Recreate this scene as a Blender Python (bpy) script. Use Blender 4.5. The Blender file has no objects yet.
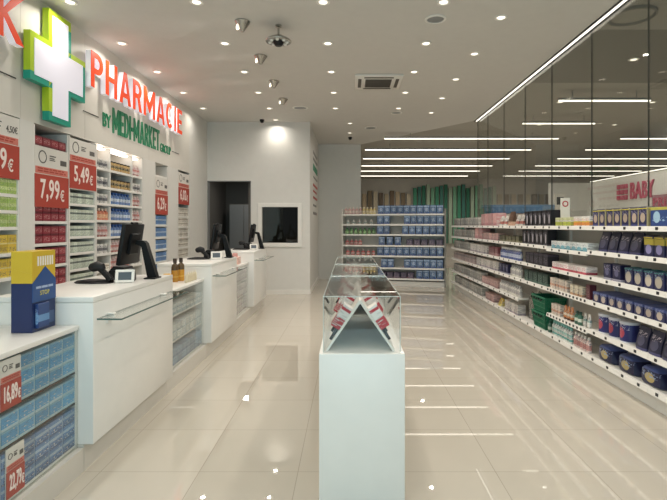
import bpy, bmesh, math, random
from mathutils import Vector, Matrix
random.seed(7)
SC = bpy.context.scene
COL = SC.collection
PI = math.pi

# ------------------------------------------------------------------ materials
def lin(c):
    if isinstance(c, str):
        c = tuple(int(c[i:i+2], 16) for i in (0, 2, 4))
    o = []
    for v in c[:3]:
        v = v/255.0
        o.append(v/12.92 if v <= 0.04045 else ((v+0.055)/1.055)**2.4)
    return (o[0], o[1], o[2], 1.0)

def new_mat(name):
    m = bpy.data.materials.new(name); m.use_nodes = True
    nt = m.node_tree; b = nt.nodes['Principled BSDF']
    return m, nt, b

def plain(name, col, rough=0.5, metal=0.0, noise=0.03, spec=0.5, nscale=9.0):
    m, nt, b = new_mat(name)
    c = lin(col)
    if noise:
        tc = nt.nodes.new('ShaderNodeTexCoord'); n = nt.nodes.new('ShaderNodeTexNoise')
        n.inputs['Scale'].default_value = nscale
        nt.links.new(tc.outputs['Object'], n.inputs['Vector'])
        mx = nt.nodes.new('ShaderNodeMix'); mx.data_type = 'RGBA'
        mx.inputs[6].default_value = tuple(max(0, v*(1-noise)) for v in c[:3])+(1,)
        mx.inputs[7].default_value = tuple(min(1, v*(1+noise)) for v in c[:3])+(1,)
        nt.links.new(n.outputs['Fac'], mx.inputs[0]); nt.links.new(mx.outputs[2], b.inputs['Base Color'])
    else:
        b.inputs['Base Color'].default_value = c
    b.inputs['Roughness'].default_value = rough
    b.inputs['Metallic'].default_value = metal
    b.inputs['Specular IOR Level'].default_value = spec
    return m

def emit(name, col, strength):
    m, nt, b = new_mat(name)
    b.inputs['Base Color'].default_value = lin(col)
    b.inputs['Emission Color'].default_value = lin(col)
    b.inputs['Emission Strength'].default_value = strength
    return m

def glass(name, tint, refl=1.0, rough=0.0, ior=1.5):
    """thin clear sheet: transparent body plus a Fresnel mirror skin"""
    m = bpy.data.materials.new(name); m.use_nodes = True
    nt = m.node_tree; nt.nodes.clear()
    out = nt.nodes.new('ShaderNodeOutputMaterial'); mix = nt.nodes.new('ShaderNodeMixShader')
    tr = nt.nodes.new('ShaderNodeBsdfTransparent'); tr.inputs[0].default_value = (tint[0], tint[1], tint[2], 1)
    gl = nt.nodes.new('ShaderNodeBsdfGlossy'); gl.inputs['Roughness'].default_value = rough
    gl.inputs['Color'].default_value = (refl, refl, refl, 1)
    lw = nt.nodes.new('ShaderNodeLayerWeight'); lw.inputs['Blend'].default_value = 0.5
    f0 = ((ior-1)/(ior+1))**2
    pw = nt.nodes.new('ShaderNodeMath'); pw.operation = 'POWER'; pw.inputs[1].default_value = 5.0
    fr = nt.nodes.new('ShaderNodeMath'); fr.operation = 'MULTIPLY_ADD'; fr.inputs[1].default_value = 1-f0; fr.inputs[2].default_value = f0
    nt.links.new(lw.outputs['Facing'], pw.inputs[0]); nt.links.new(pw.outputs[0], fr.inputs[0])
    nt.links.new(fr.outputs[0], mix.inputs[0]); nt.links.new(tr.outputs[0], mix.inputs[1])
    nt.links.new(gl.outputs[0], mix.inputs[2]); nt.links.new(mix.outputs[0], out.inputs[0])
    return m

def pack(name, base, zb=(), xb=(), blob=None, ink=None, ink_zone=(0.2, 0.8), rough=0.4, ink_scale=9, thr=0.56):
    """printed packaging: colour bands by height (zb) and by width (xb), a round picture (blob), smudges of print (ink)"""
    m, nt, b = new_mat(name)
    tc = nt.nodes.new('ShaderNodeTexCoord'); sp = nt.nodes.new('ShaderNodeSeparateXYZ')
    nt.links.new(tc.outputs['Generated'], sp.inputs[0])
    def math_(op, a, v):
        n = nt.nodes.new('ShaderNodeMath'); n.operation = op
        for i, q in enumerate((a, v)):
            if isinstance(q, (int, float)): n.inputs[i].default_value = q
            else: nt.links.new(q, n.inputs[i])
        return n.outputs[0]
    def mix(f, a, c):
        n = nt.nodes.new('ShaderNodeMix'); n.data_type = 'RGBA'
        nt.links.new(f, n.inputs[0])
        if isinstance(a, tuple): n.inputs[6].default_value = a
        else: nt.links.new(a, n.inputs[6])
        n.inputs[7].default_value = c
        return n.outputs[2]
    def between(s, lo, hi):
        return math_('MULTIPLY', math_('GREATER_THAN', s, lo), math_('LESS_THAN', s, hi))
    cur = lin(base)
    for lo, hi, c in zb: cur = mix(between(sp.outputs[2], lo, hi), cur, lin(c))
    for lo, hi, c in xb: cur = mix(between(sp.outputs[0], lo, hi), cur, lin(c))
    if blob:
        cx, cz, rx, rz, c = blob
        dx = math_('POWER', math_('ABSOLUTE', math_('DIVIDE', math_('SUBTRACT', sp.outputs[0], cx), rx), 0), 2.0)
        dz = math_('POWER', math_('ABSOLUTE', math_('DIVIDE', math_('SUBTRACT', sp.outputs[2], cz), rz), 0), 2.0)
        cur = mix(math_('LESS_THAN', math_('ADD', dx, dz), 1.0), cur, lin(c))
    if ink:
        mp = nt.nodes.new('ShaderNodeMapping'); mp.inputs['Scale'].default_value = (ink_scale, 1.0, ink_scale*1.8)
        nt.links.new(tc.outputs['Generated'], mp.inputs[0])
        n = nt.nodes.new('ShaderNodeTexNoise'); n.inputs['Scale'].default_value = 1.0; n.inputs['Detail'].default_value = 1.0
        nt.links.new(mp.outputs[0], n.inputs['Vector'])
        f = math_('MULTIPLY', math_('GREATER_THAN', n.outputs[0], thr), between(sp.outputs[2], *ink_zone))
        f = math_('MULTIPLY', f, between(sp.outputs[0], 0.1, 0.9))
        cur = mix(f, cur, lin(ink))
    if ink:      # finer second print in white or dark
        lum = sum(lin(base)[:3])/3
        mp = nt.nodes.new('ShaderNodeMapping'); mp.inputs['Scale'].default_value = (ink_scale*1.5, 1.0, ink_scale*2.4); mp.inputs['Location'].default_value = (3.1, 0, 1.7)
        nt.links.new(tc.outputs['Generated'], mp.inputs[0])
        n = nt.nodes.new('ShaderNodeTexNoise'); n.inputs['Scale'].default_value = 1.0; n.inputs['Detail'].default_value = 0.0
        nt.links.new(mp.outputs[0], n.inputs['Vector'])
        f = math_('MULTIPLY', math_('GREATER_THAN', n.outputs[0], 0.66), between(sp.outputs[2], 0.06, 0.94))
        if lum >= 0.12: cur = mix(f, cur, lin('a5a0a4' if lum < 0.12 else 'c9c4be' if lum < 0.35 else '77727a'))
    oi = nt.nodes.new('ShaderNodeObjectInfo'); hs = nt.nodes.new('ShaderNodeHueSaturation')
    nt.links.new(math_('ADD', math_('MULTIPLY', oi.outputs['Random'], 0.34), 0.80), hs.inputs['Value'])
    hs.inputs['Saturation'].default_value = 0.95
    if isinstance(cur, tuple): hs.inputs['Color'].default_value = cur
    else: nt.links.new(cur, hs.inputs['Color'])
    nt.links.new(hs.outputs[0], b.inputs['Base Color'])
    b.inputs['Roughness'].default_value = rough
    return m

def floor_mat():
    m, nt, b = new_mat('polished_tiles')
    tc = nt.nodes.new('ShaderNodeTexCoord'); mp = nt.nodes.new('ShaderNodeMapping')
    mp.inputs['Location'].default_value = (0.31, -2.93, 0)
    nt.links.new(tc.outputs['Object'], mp.inputs[0])
    br = nt.nodes.new('ShaderNodeTexBrick'); br.offset = 0.0; br.squash = 1.0
    br.inputs['Scale'].default_value = 1.0; br.inputs['Mortar Size'].default_value = 0.0025
    br.inputs['Brick Width'].default_value = 0.6; br.inputs['Row Height'].default_value = 0.6
    br.inputs['Color1'].default_value = lin('c3bbad'); br.inputs['Color2'].default_value = lin('c0b8aa')
    br.inputs['Mortar'].default_value = lin('a79f92')
    nt.links.new(mp.outputs[0], br.inputs['Vector']); nt.links.new(br.outputs['Color'], b.inputs['Base Color'])
    b.inputs['Roughness'].default_value = 0.018
    b.inputs['IOR'].default_value = 1.68
    return m

M = {}
M['floor'] = floor_mat()
M['wall'] = plain('wall_paint', 'dcdad4', 0.6)
M['fascia'] = plain('fascia_paint', 'dad6cd', 0.5)
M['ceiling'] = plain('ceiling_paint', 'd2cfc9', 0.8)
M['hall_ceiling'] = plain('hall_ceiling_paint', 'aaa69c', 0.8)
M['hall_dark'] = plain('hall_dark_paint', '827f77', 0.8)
M['white'] = plain('white_laminate', 'e9e6df', 0.32)
M['counter'] = plain('counter_laminate', 'e6e4de', 0.28)
M['kick'] = plain('kick_laminate', 'cfcac0', 0.3)
M['shelf'] = plain('shelf_steel', 'e4e1da', 0.4)
M['backpanel'] = plain('back_panel_steel', 'cbc6bd', 0.5)
M['black'] = plain('black_plastic', '0b0b0d', 0.45, spec=0.3)
M['dark'] = plain('dark_plastic', '18191b', 0.45, spec=0.35)
M['tag'] = plain('tag_plastic', '1c1c1e', 0.4)
M['grey'] = plain('grey_plastic', '8d8f8f', 0.4)
M['chrome'] = plain('brushed_steel', 'b8b6b0', 0.25, 1.0)
M['screen'] = plain('grey_screen', '59626a', 0.15)
M['glass'] = glass('clear_glass', (0.95, 0.965, 0.96))
M['partition'] = glass('partition_glass', (0.88, 0.89, 0.87))
M['acrylic'] = glass('acrylic_sheet', (0.965, 0.97, 0.965), ior=1.45)
M['edge'] = plain('acrylic_edge', 'c9d2cd', 0.15)
M['glass_edge'] = plain('glass_edge_green', '46625c', 0.15)
M['joint'] = plain('silicone_joint', '4b4a45', 0.5)
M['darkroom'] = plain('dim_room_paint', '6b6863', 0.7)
M['darkglass'] = plain('dark_window_glass', '24241f', 0.08)
M['lamp'] = emit('lamp_lens', 'fff4e2', 4.0)
M['strip'] = emit('led_strip', 'fff7ea', 3.6)
M['shelf_led'] = emit('shelf_led', 'fff0e4', 9.0)
M['bar'] = emit('light_bar', 'fff6e6', 5.0)
M['orange'] = emit('orange_letter_face', 'e8430f', 0.45)
M['letter_side'] = emit('white_letter_return', 'efeaf2', 0.5)
M['cross_white'] = emit('cross_lit_face', 'e4e2ee', 0.38)
M['lime'] = plain('lime_green', 'b4cf2a', 0.4)
M['teal'] = plain('teal_green', '139a84', 0.4)
M['sign_green'] = plain('sign_green', '23825b', 0.5)
M['promo_white'] = plain('promo_card_white', 'dcd8d0', 0.5)
M['promo_red'] = plain('promo_red', 'ad4031', 0.5)
M['promo_pale'] = plain('promo_pale_red', 'cf7a6c', 0.5)
M['promo_ink'] = plain('promo_ink_grey', '5d5a57', 0.5)
M['promo_text'] = plain('promo_price_white', 'f1e2da', 0.5)
M['pink'] = plain('pink_letter', 'c04a68', 0.4)
M['ivory'] = plain('ivory_board', 'e9e4da', 0.45)
M['vent'] = plain('vent_grille', '5a544c', 0.6)
M['red'] = plain('red_print', 'b81226', 0.35)

# ------------------------------------------------------------------ geometry helpers
def box(bm, a, b, mi=0, bev=0.0, seg=1):
    r = bmesh.ops.create_cube(bm, size=1.0); vs = r['verts']
    for v in vs:
        v.co = Vector(((a[0]+b[0])/2 + v.co.x*(b[0]-a[0]), (a[1]+b[1])/2 + v.co.y*(b[1]-a[1]), (a[2]+b[2])/2 + v.co.z*(b[2]-a[2])))
    fs = set(f for v in vs for f in v.link_faces)
    for f in fs: f.material_index = mi
    if bev > 0:
        es = list(set(e for v in vs for e in v.link_edges))
        bmesh.ops.bevel(bm, geom=es, offset=bev, segments=seg, affect='EDGES', profile=0.5, clamp_overlap=True)
    return vs

def ring_lathe(bm, prof, seg=16, c=(0, 0, 0), mi=0, mat=None, mids=None):
    rings = []
    for (r, z) in prof:
        if r < 1e-6:
            rings.append([bm.verts.new(Vector((0, 0, z)))])
        else:
            rings.append([bm.verts.new(Vector((r*math.cos(2*PI*k/seg), r*math.sin(2*PI*k/seg), z))) for k in range(seg)])
    fs = []
    for i in range(len(rings)-1):
        A, B = rings[i], rings[i+1]
        m_ = mids[i] if mids else mi
        for k in range(seg):
            k2 = (k+1) % seg
            if len(A) == 1 and len(B) == 1: continue
            if len(A) == 1: f = bm.faces.new((A[0], B[k2], B[k]))
            elif len(B) == 1: f = bm.faces.new((A[k], A[k2], B[0]))
            else: f = bm.faces.new((A[k], A[k2], B[k2], B[k]))
            f.smooth = True; f.material_index = m_; fs.append(f)
    allv = [v for r in rings for v in r]
    T = Matrix.Translation(Vector(c)) @ (mat if mat else Matrix.Identity(4))
    for v in allv: v.co = T @ v.co
    return allv

def tube(bm, pts, r, seg=8, mi=0):
    pts = [Vector(p) for p in pts]; rings = []
    for i, p in enumerate(pts):
        d = (pts[min(i+1, len(pts)-1)] - pts[max(i-1, 0)]).normalized()
        up = Vector((0, 0, 1)) if abs(d.z) < 0.9 else Vector((1, 0, 0))
        u = d.cross(up).normalized(); w = u.cross(d).normalized()
        rr = r[i] if isinstance(r, (list, tuple)) else r
        rings.append([bm.verts.new(p + u*rr*math.cos(2*PI*k/seg) + w*rr*math.sin(2*PI*k/seg)) for k in range(seg)])
    for i in range(len(rings)-1):
        for k in range(seg):
            f = bm.faces.new((rings[i][k], rings[i][(k+1) % seg], rings[i+1][(k+1) % seg], rings[i+1][k])); f.smooth = True; f.material_index = mi
    f = bm.faces.new(rings[0][::-1]); f.material_index = mi
    f = bm.faces.new(rings[-1]); f.material_index = mi

def prism(bm, poly, t0, t1, axes='xz', mi=0):
    """extrude a 2D outline between t0 and t1 along the remaining axis"""
    def P(a, b, t):
        if axes == 'xz': return Vector((a, t, b))
        if axes == 'yz': return Vector((t, a, b))
        return Vector((a, b, t))
    A = [bm.verts.new(P(a, b, t0)) for a, b in poly]; B = [bm.verts.new(P(a, b, t1)) for a, b in poly]
    n = len(poly); fs = [bm.faces.new(A), bm.faces.new(B[::-1])]
    for i in range(n): fs.append(bm.faces.new((A[i], B[i], B[(i+1) % n], A[(i+1) % n])))
    for f in fs: f.material_index = mi
    return A+B

def obj(name, bm, mats, parent=None, loc=(0, 0, 0), rotz=0.0):
    bmesh.ops.recalc_face_normals(bm, faces=bm.faces[:])
    me = bpy.data.meshes.new(name); bm.to_mesh(me); bm.free()
    for m in (mats if isinstance(mats, (list, tuple)) else [mats]): me.materials.append(M[m] if isinstance(m, str) else m)
    try: me.set_sharp_from_angle(angle=math.radians(35))
    except Exception: pass
    o = bpy.data.objects.new(name, me); COL.objects.link(o)
    o.location = loc; o.rotation_euler = (0, 0, rotz)
    if parent: o.parent = parent
    return o

def bx(name, a, b, mat, parent=None, bev=0.0, seg=1):
    bm = bmesh.new(); box(bm, a, b, 0, bev, seg); return obj(name, bm, mat, parent)

def tag(o, label, cat, group=None):
    o['label'] = label; o['category'] = cat
    if group: o['group'] = group
    return o

def thing(name, loc=(0, 0, 0), rotz=0.0, label='', cat='', group=None):
    o = bpy.data.objects.new(name, None); COL.objects.link(o); o.empty_display_size = 0.1
    o.location = loc; o.rotation_euler = (0, 0, rotz)
    if label: tag(o, label, cat, group)
    return o

def struct(name, bm, mat, parent=None):
    o = obj(name, bm, mat, parent)
    if not parent: o['kind'] = 'structure'
    return o

CH = {}
def kids(o):
    return [c for c in bpy.data.objects if c.parent == o]

def dup(o, parent=None, cache=CH):
    if o.name not in cache: cache[o.name] = kids(o)
    c = o.copy(); COL.objects.link(c)
    if parent: c.parent = parent
    for k in cache[o.name]: dup(k, c)
    return c

def text_mesh(body, w, h, depth, bold=0.0, space=1.0):
    cu = bpy.data.curves.new('lettering', 'FONT'); cu.body = body; cu.size = 1.0; cu.extrude = 0.5; cu.offset = bold
    cu.resolution_u = 4; cu.space_character = space
    t = bpy.data.objects.new('lettering', cu); COL.objects.link(t)
    dg = bpy.context.evaluated_depsgraph_get(); dg.update()
    me = bpy.data.meshes.new_from_object(t.evaluated_get(dg))
    bpy.data.objects.remove(t); bpy.data.curves.remove(cu)
    bm = bmesh.new(); bm.from_mesh(me); bpy.data.meshes.remove(me)
    xs = [v.co.x for v in bm.verts]; ys = [v.co.y for v in bm.verts]
    x0, x1, y0, y1 = min(xs), max(xs), min(ys), max(ys)
    raw = (x1-x0)/(y1-y0)
    if w is None: w = raw*h
    for v in bm.verts:
        v.co = Vector(((v.co.x-x0)/(x1-x0)*w, (v.co.y-y0)/(y1-y0)*h, (v.co.z+0.5)*depth))
    return bm, w

def glyph_loops(ch, W, sx, sy):
    """outlines of one heavy block capital of width W and height 1; sx, sy are stem and bar thickness"""
    def bulge(x, rx, y0, y1, a0=90, a1=-90, n=12):
        cy, ry = (y0+y1)/2, (y1-y0)/2
        return [(x+rx*math.cos(math.radians(a0+(a1-a0)*k/n)), cy+ry*math.sin(math.radians(a0+(a1-a0)*k/n))) for k in range(n+1)]
    if ch == 'I': return [[(0, 0), (0, 1), (sx, 1), (sx, 0)]]
    if ch == '-': return [[(0, 0.38), (0, 0.38+sy*1.1), (W, 0.38+sy*1.1), (W, 0.38)]]
    if ch == 'E': return [[(0, 0), (0, 1), (W, 1), (W, 1-sy), (sx, 1-sy), (sx, .5+sy/2), (W*.9, .5+sy/2), (W*.9, .5-sy/2), (sx, .5-sy/2), (sx, sy), (W, sy), (W, 0)]]
    if ch == 'T': return [[(W/2-sx/2, 0), (W/2-sx/2, 1-sy), (0, 1-sy), (0, 1), (W, 1), (W, 1-sy), (W/2+sx/2, 1-sy), (W/2+sx/2, 0)]]
    if ch == 'H': return [[(0, 0), (0, 1), (sx, 1), (sx, .5+sy/2), (W-sx, .5+sy/2), (W-sx, 1), (W, 1), (W, 0), (W-sx, 0), (W-sx, .5-sy/2), (sx, .5-sy/2), (sx, 0)]]
    if ch == 'M': return [[(0, 0), (0, 1), (sx*.95, 1), (W/2, .5), (W-sx*.95, 1), (W, 1), (W, 0), (W-sx, 0), (W-sx, .58), (W/2+.02, .16), (W/2-.02, .16), (sx, .58), (sx, 0)]]
    if ch == 'K': return [[(0, 0), (0, 1), (sx, 1), (sx, .56), (W-sx*1.2, 1), (W, 1), (sx*1.55, .52), (W, 0), (W-sx*1.2, 0), (sx, .42), (sx, 0)]]
    if ch == 'A':
        f = lambda y: sx*1.02+(W/2-sx*1.02)*y/.84
        return [[(0, 0), (W/2-sx*.55, 1), (W/2+sx*.55, 1), (W, 0), (W-sx*1.02, 0), (W-f(.2), .2), (f(.2), .2), (sx*1.02, 0)], [(f(.2+sy), .2+sy), (W/2, .80), (W-f(.2+sy), .2+sy)]]
    if ch == 'D': return [[(0, 0), (0, 1)]+bulge(W*.42, W*.58, 0, 1), [(sx, sy)]+bulge(W*.42, W*.58-sx, sy, 1-sy)[::-1]+[(sx, 1-sy)]]
    if ch == 'P': return [[(0, 0), (0, 1)]+bulge(W*.5, W*.5, .40, 1)+[(sx, .40), (sx, 0)], [(sx, .40+sy)]+bulge(W*.5, W*.5-sx, .40+sy, 1-sy)[::-1]+[(sx, 1-sy)]]
    if ch == 'R': return [[(0, 0), (0, 1)]+bulge(W*.48, W*.48, .42, 1, 90, -55)+[(W, 0), (W-sx*1.15, 0), (W*.50, .42), (sx, .42), (sx, 0)], [(sx, .42+sy)]+bulge(W*.48, W*.48-sx, .42+sy, 1-sy)[::-1]+[(sx, 1-sy)]]
    if ch == 'C':
        o = [(W/2+W/2*math.cos(math.radians(a)), .5+.5*math.sin(math.radians(a))) for a in range(48, 313, 12)]
        i = [(W/2+(W/2-sx)*math.cos(math.radians(a)), .5+(.5-sy)*math.sin(math.radians(a))) for a in range(48, 313, 12)]
        return [o+i[::-1]]
def glyph_mesh(ch, W, sx, sy, k, h, depth):
    """bmesh of one capital: k scales its width to metres, h is its height"""
    cu = bpy.data.curves.new('letter', 'CURVE'); cu.dimensions = '2D'; cu.fill_mode = 'BOTH'; cu.extrude = 0.5
    for L in glyph_loops(ch, W, sx, sy):
        sp = cu.splines.new('POLY'); sp.points.add(len(L)-1)
        for p, (x, y) in zip(sp.points, L): p.co = (x*k, y*h, 0, 1)
        sp.use_cyclic_u = True
    t = bpy.data.objects.new('letter', cu); COL.objects.link(t)
    dg = bpy.context.evaluated_depsgraph_get(); dg.update()
    me = bpy.data.meshes.new_from_object(t.evaluated_get(dg))
    bpy.data.objects.remove(t); bpy.data.curves.remove(cu)
    bm = bmesh.new(); bm.from_mesh(me); bpy.data.meshes.remove(me)
    bmesh.ops.remove_doubles(bm, verts=bm.verts[:], dist=1e-5)
    for v in bm.verts: v.co.z = (v.co.z+0.5)*depth
    return bm
GW = {'I': 0.0, '-': .24, 'M': .92, 'A': .74, 'C': .68, 'K': .70, 'H': .66, 'R': .64, 'P': .62, 'D': .66, 'E': .54, 'T': .60}
def word_layout(word, sx, gap, width):
    ws = [sx if c == 'I' else GW[c] for c in word]
    tot = sum(ws)+gap*(len(word)-1); k = width/tot; x = 0; out = []
    for c, w in zip(word, ws): out.append((c, w, x*k, k)); x += w+gap
    return out

def place_text(bm, face, x0, y0, z0):
    """face '+x': lettering on a wall looking towards +X; '-x' towards -X; '-y' towards the camera"""
    bm.normal_update()
    for f in bm.faces: f.material_index = 0 if abs(f.normal.z) > 0.7 else 1
    for v in bm.verts:
        a, b, d = v.co
        if face == '+x': v.co = Vector((x0+d, y0+a, z0+b))
        elif face == '-x': v.co = Vector((x0-d, y0-a, z0+b))
        else: v.co = Vector((x0+a, y0-d, z0+b))
    return bm

def lettering(name, body, face, p, w, h, depth, mats, parent=None, bold=0.0, space=1.0):
    bm, _ = text_mesh(body, w, h, depth, bold, space)
    place_text(bm, face, *p)
    return obj(name, bm, mats, parent)

ORD = ['', 'first', 'second', 'third', 'fourth', 'fifth', 'sixth', 'seventh', 'eighth', 'ninth', 'tenth', 'eleventh', 'twelfth',
       'thirteenth', 'fourteenth', 'fifteenth', 'sixteenth', 'seventeenth', 'eighteenth', 'nineteenth', 'twentieth', 'twenty-first',
       'twenty-second', 'twenty-third', 'twenty-fourth', 'twenty-fifth', 'twenty-sixth', 'twenty-seventh', 'twenty-eighth', 'twenty-ninth', 'thirtieth']
REG = {}
def register(o, desc, place, key, cat, side='left'):
    REG.setdefault((desc, place, cat, side), []).append((key, o))
def finish_labels():
    for (desc, place, cat, side), L in REG.items():
        L.sort(key=lambda t: t[0])
        for i, (k, o) in enumerate(L):
            if len(L) == 1: lab = '%s, %s' % (desc, place)
            else: lab = '%s %s from the %s, %s' % (ORD[i+1], desc, side, place)
            tag(o, lab, cat, ('%s, %s' % (desc, place)) if len(L) > 1 else None)

# ------------------------------------------------------------------ camera
F = 482.0
cam = bpy.data.cameras.new('camera'); co = bpy.data.objects.new('camera', cam); COL.objects.link(co)
co.location = (0, 0, 1.5); co.rotation_euler = (PI/2, 0, 0)
cam.sensor_fit = 'HORIZONTAL'; cam.sensor_width = 36.0; cam.lens = 36.0*F/667.0
cam.shift_x = -15.5/667.0; cam.shift_y = -25.0/667.0
cam.clip_start = 0.05; cam.clip_end = 200
SC.camera = co
SC.view_settings.view_transform = 'Standard'; SC.view_settings.look = 'None'; SC.view_settings.gamma = 1.0
SC.view_settings.use_curve_mapping = False
SC.view_settings.exposure = -0.88

HC = 3.74          # ceiling height
XL = -3.08         # face of the left wall
XR = 2.76          # glass partition
YB = 10.48         # back wall

# ------------------------------------------------------------------ setting
bm = bmesh.new(); box(bm, (-5, -4, -0.1), (14, 26, 0)); struct('floor', bm, 'floor')
bm = bmesh.new()
prism(bm, [(-3.5, -4), (2.70, -4), (2.70, 10.35), (0.33, 13.4), (-3.5, 13.4)], HC, HC+0.1, 'xy'); struct('ceiling', bm, 'ceiling')
bm = bmesh.new()
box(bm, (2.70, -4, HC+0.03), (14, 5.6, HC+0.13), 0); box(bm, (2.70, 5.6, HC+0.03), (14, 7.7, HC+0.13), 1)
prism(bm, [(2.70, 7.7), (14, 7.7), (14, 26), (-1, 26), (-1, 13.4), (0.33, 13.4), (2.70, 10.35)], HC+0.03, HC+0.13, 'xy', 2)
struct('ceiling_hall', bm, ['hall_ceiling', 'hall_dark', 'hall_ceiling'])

# left wall: back plane, fascia, end wall, pillars
bm = bmesh.new(); box(bm, (-3.55, -4, 0), (-3.45, 9.3, HC)); box(bm, (-3.55, 9.3, 0), (XL, YB+0.1, HC)); struct('wall_left', bm, 'wall')
bm = bmesh.new()
box(bm, (-3.45, 2.6, 2.5), (XL, 9.3, HC), 0)
for y in (4.52, 5.62, 7.42): box(bm, (XL-0.001, y-0.002, 2.5), (XL+0.001, y+0.002, HC), 1)
struct('trim_1', bm, ['fascia', 'backpanel'])
for k, (a, b) in enumerate(((4.51, 4.71), (7.2, 7.65), (8.2, 8.68))):
    bm = bmesh.new(); box(bm, (-3.45, a, 0), (XL, b, 2.5)); struct('trim_%d' % (k+2), bm, 'wall')

# back wall with doorway and window
DX0, DX1, DZ = XL, -2.13, 2.46
WX0, WX1, WZ0, WZ1 = -1.89, -1.11, 1.11, 1.89
XE = -0.85
bm = bmesh.new()
box(bm, (DX0, YB, DZ), (DX1, YB+0.15, HC)); box(bm, (DX1, YB, 0), (WX0, YB+0.15, HC))
box(bm, (WX0, YB, 0), (WX1, YB+0.15, WZ0)); box(bm, (WX0, YB, WZ1), (WX1, YB+0.15, HC)); box(bm, (WX1, YB, 0), (XE, YB+0.15, HC))
struct('wall_back', bm, 'wall')
bm = bmesh.new(); box(bm, (XE-0.15, YB+0.15, 0), (XE, 13.55, HC)); struct('wall_return', bm, 'wall')
bm = bmesh.new(); box(bm, (XE, 13.4, 0), (0.33, 13.55, HC)); box(bm, (0.18, 13.55, 0), (0.33, 25, HC)); struct('wall_rear', bm, 'wall')
# dim room behind the back wall
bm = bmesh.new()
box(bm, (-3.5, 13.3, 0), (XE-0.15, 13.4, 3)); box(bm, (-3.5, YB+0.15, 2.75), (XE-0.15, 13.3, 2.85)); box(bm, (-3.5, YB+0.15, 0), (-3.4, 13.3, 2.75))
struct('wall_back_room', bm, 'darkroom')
bm = bmesh.new()
for a, b in (((DX0+0.001, YB-0.004, 0), (DX0+0.012, YB+0.15, DZ)), ((DX1-0.012, YB-0.004, 0), (DX1, YB+0.15, DZ)), ((DX0+0.012, YB-0.004, DZ-0.012), (DX1-0.012, YB+0.15, DZ))):
    box(bm, a, b)
d1 = struct('door_1', bm, 'grey')
l = bpy.data.lights.new('back_room_fill', 'AREA'); l.size = 0.3; l.energy = 14; l.color = (1, 0.95, 0.88)  # unseen fill light, added to brighten the room behind the doorway
o = bpy.data.objects.new('back_room_fill', l); COL.objects.link(o); o.location = (-2.4, 11.7, 2.7)
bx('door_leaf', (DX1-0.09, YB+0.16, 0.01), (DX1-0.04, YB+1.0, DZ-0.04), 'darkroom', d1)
w1 = thing('window_1'); w1['kind'] = 'structure'
bm = bmesh.new()
fw = 0.085
for a, b in (((WX0-fw, YB-0.03, WZ0-fw), (WX1+fw, YB-0.0, WZ0)), ((WX0-fw, YB-0.03, WZ1), (WX1+fw, YB, WZ1+fw)),
             ((WX0-fw, YB-0.03, WZ0), (WX0, YB, WZ1)), ((WX1, YB-0.03, WZ0), (WX1+fw, YB, WZ1))):
    box(bm, a, b, 0, 0.004)
obj('window_frame', bm, 'white', w1)
bx('window_pane', (WX0, YB+0.06, WZ0), (WX1, YB+0.07, WZ1), glass('tinted_window_glass', (0.45, 0.45, 0.42)), w1)
bm = bmesh.new(); box(bm, (DX1, YB-0.015, 0), (XE, YB, 0.09)); struct('baseboard_back', bm, 'white')
bm = bmesh.new(); box(bm, (XE, YB, 0), (XE+0.015, 13.4, 0.09)); struct('baseboard_return', bm, 'white')
cb = thing('storage_cabinet', (-2.75, 12.6, 0), 0, 'grey cabinet in the dim room seen through the dark doorway', 'cabinet')
bx('body', (-0.38, 0, 0), (0.38, 0.4, 2.05), 'darkroom', cb, 0.005)
bx('door', (-0.37, -0.02, 0.08), (-0.005, 0, 2.03), 'grey', cb, 0.004); bx('door', (0.005, -0.02, 0.08), (0.37, 0, 2.03), 'grey', cb, 0.004)

# glass partition on the right
ybs = [2.35, 3.4, 4.45, 5.49, 6.57, 7.57, 8.6, 9.6, 10.35]
for k in range(len(ybs)-1):
    w = thing('window_%d' % (k+2)); w['kind'] = 'structure'
    bx('pane', (XR, ybs[k]+0.0025, 0.03), (XR+0.012, ybs[k+1]-0.0025, HC-0.03), 'partition', w)
    bx('joint', (XR-0.001, ybs[k+1]-0.0025, 0.03), (XR+0.013, ybs[k+1]+0.0025, HC-0.03), 'joint', w)
bm = bmesh.new(); box(bm, (2.70, -4, HC-0.02), (XR+0.03, 10.4, HC+0.03)); struct('trim_5', bm, 'dark')
ls = tag(bx('light_strip', (2.712, 2.35, HC-0.028), (2.738, 10.3, HC-0.0205), 'strip'), 'long glowing white light strip along the ceiling edge above the glass partition', 'light')

# hall beyond the glass
bm = bmesh.new(); box(bm, (7.0, 7.5, 0), (7.15, 14.0, 2.72)); box(bm, (5.85, 14.0, 0), (7.15, 14.15, 2.72)); struct('wall_hall_right', bm, 'wall')
bm = bmesh.new(); box(bm, (0.33, 23.6, 0), (14, 23.8, HC+0.03)); box(bm, (12.5, -4, 0), (12.7, 23.6, HC+0.03)); struct('wall_hall_back', bm, 'backpanel')
tag(bx('light_strip', (6.95, 8.0, 2.735), (6.975, 13.9, 2.752), 'strip'), 'white light strip above the pink BABY lettering in the next hall', 'light')
bs = thing('wall_sign', (6.99, 11.96, 2.14), 0, 'pink BABY lettering with square dot emblem on the hall wall', 'sign')
lettering('letters', 'BABY', '-x', (0.005, 0.0, 0.0), 0.93, 0.41, 0.03, ['pink', 'pink'], bs, 0.012, 1.1)
for i in range(3):
    for j in range(3):
        bx('emblem_square', (-0.03, 0.12+i*0.17, 0.0+j*0.14), (0.005, 0.12+i*0.17+0.13, 0.0+j*0.14+0.115), 'pink', bs, 0.01)
ps = thing('wall_sign', (6.95, 11.0, 1.86), 0, 'dull pink PRIX sign below the BABY lettering, cut by the right edge', 'sign')
bx('panel', (0, -1.3, 0), (0.03, 0.06, 0.32), plain('dusty_pink', '9a6a74', 0.5), ps)
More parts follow.
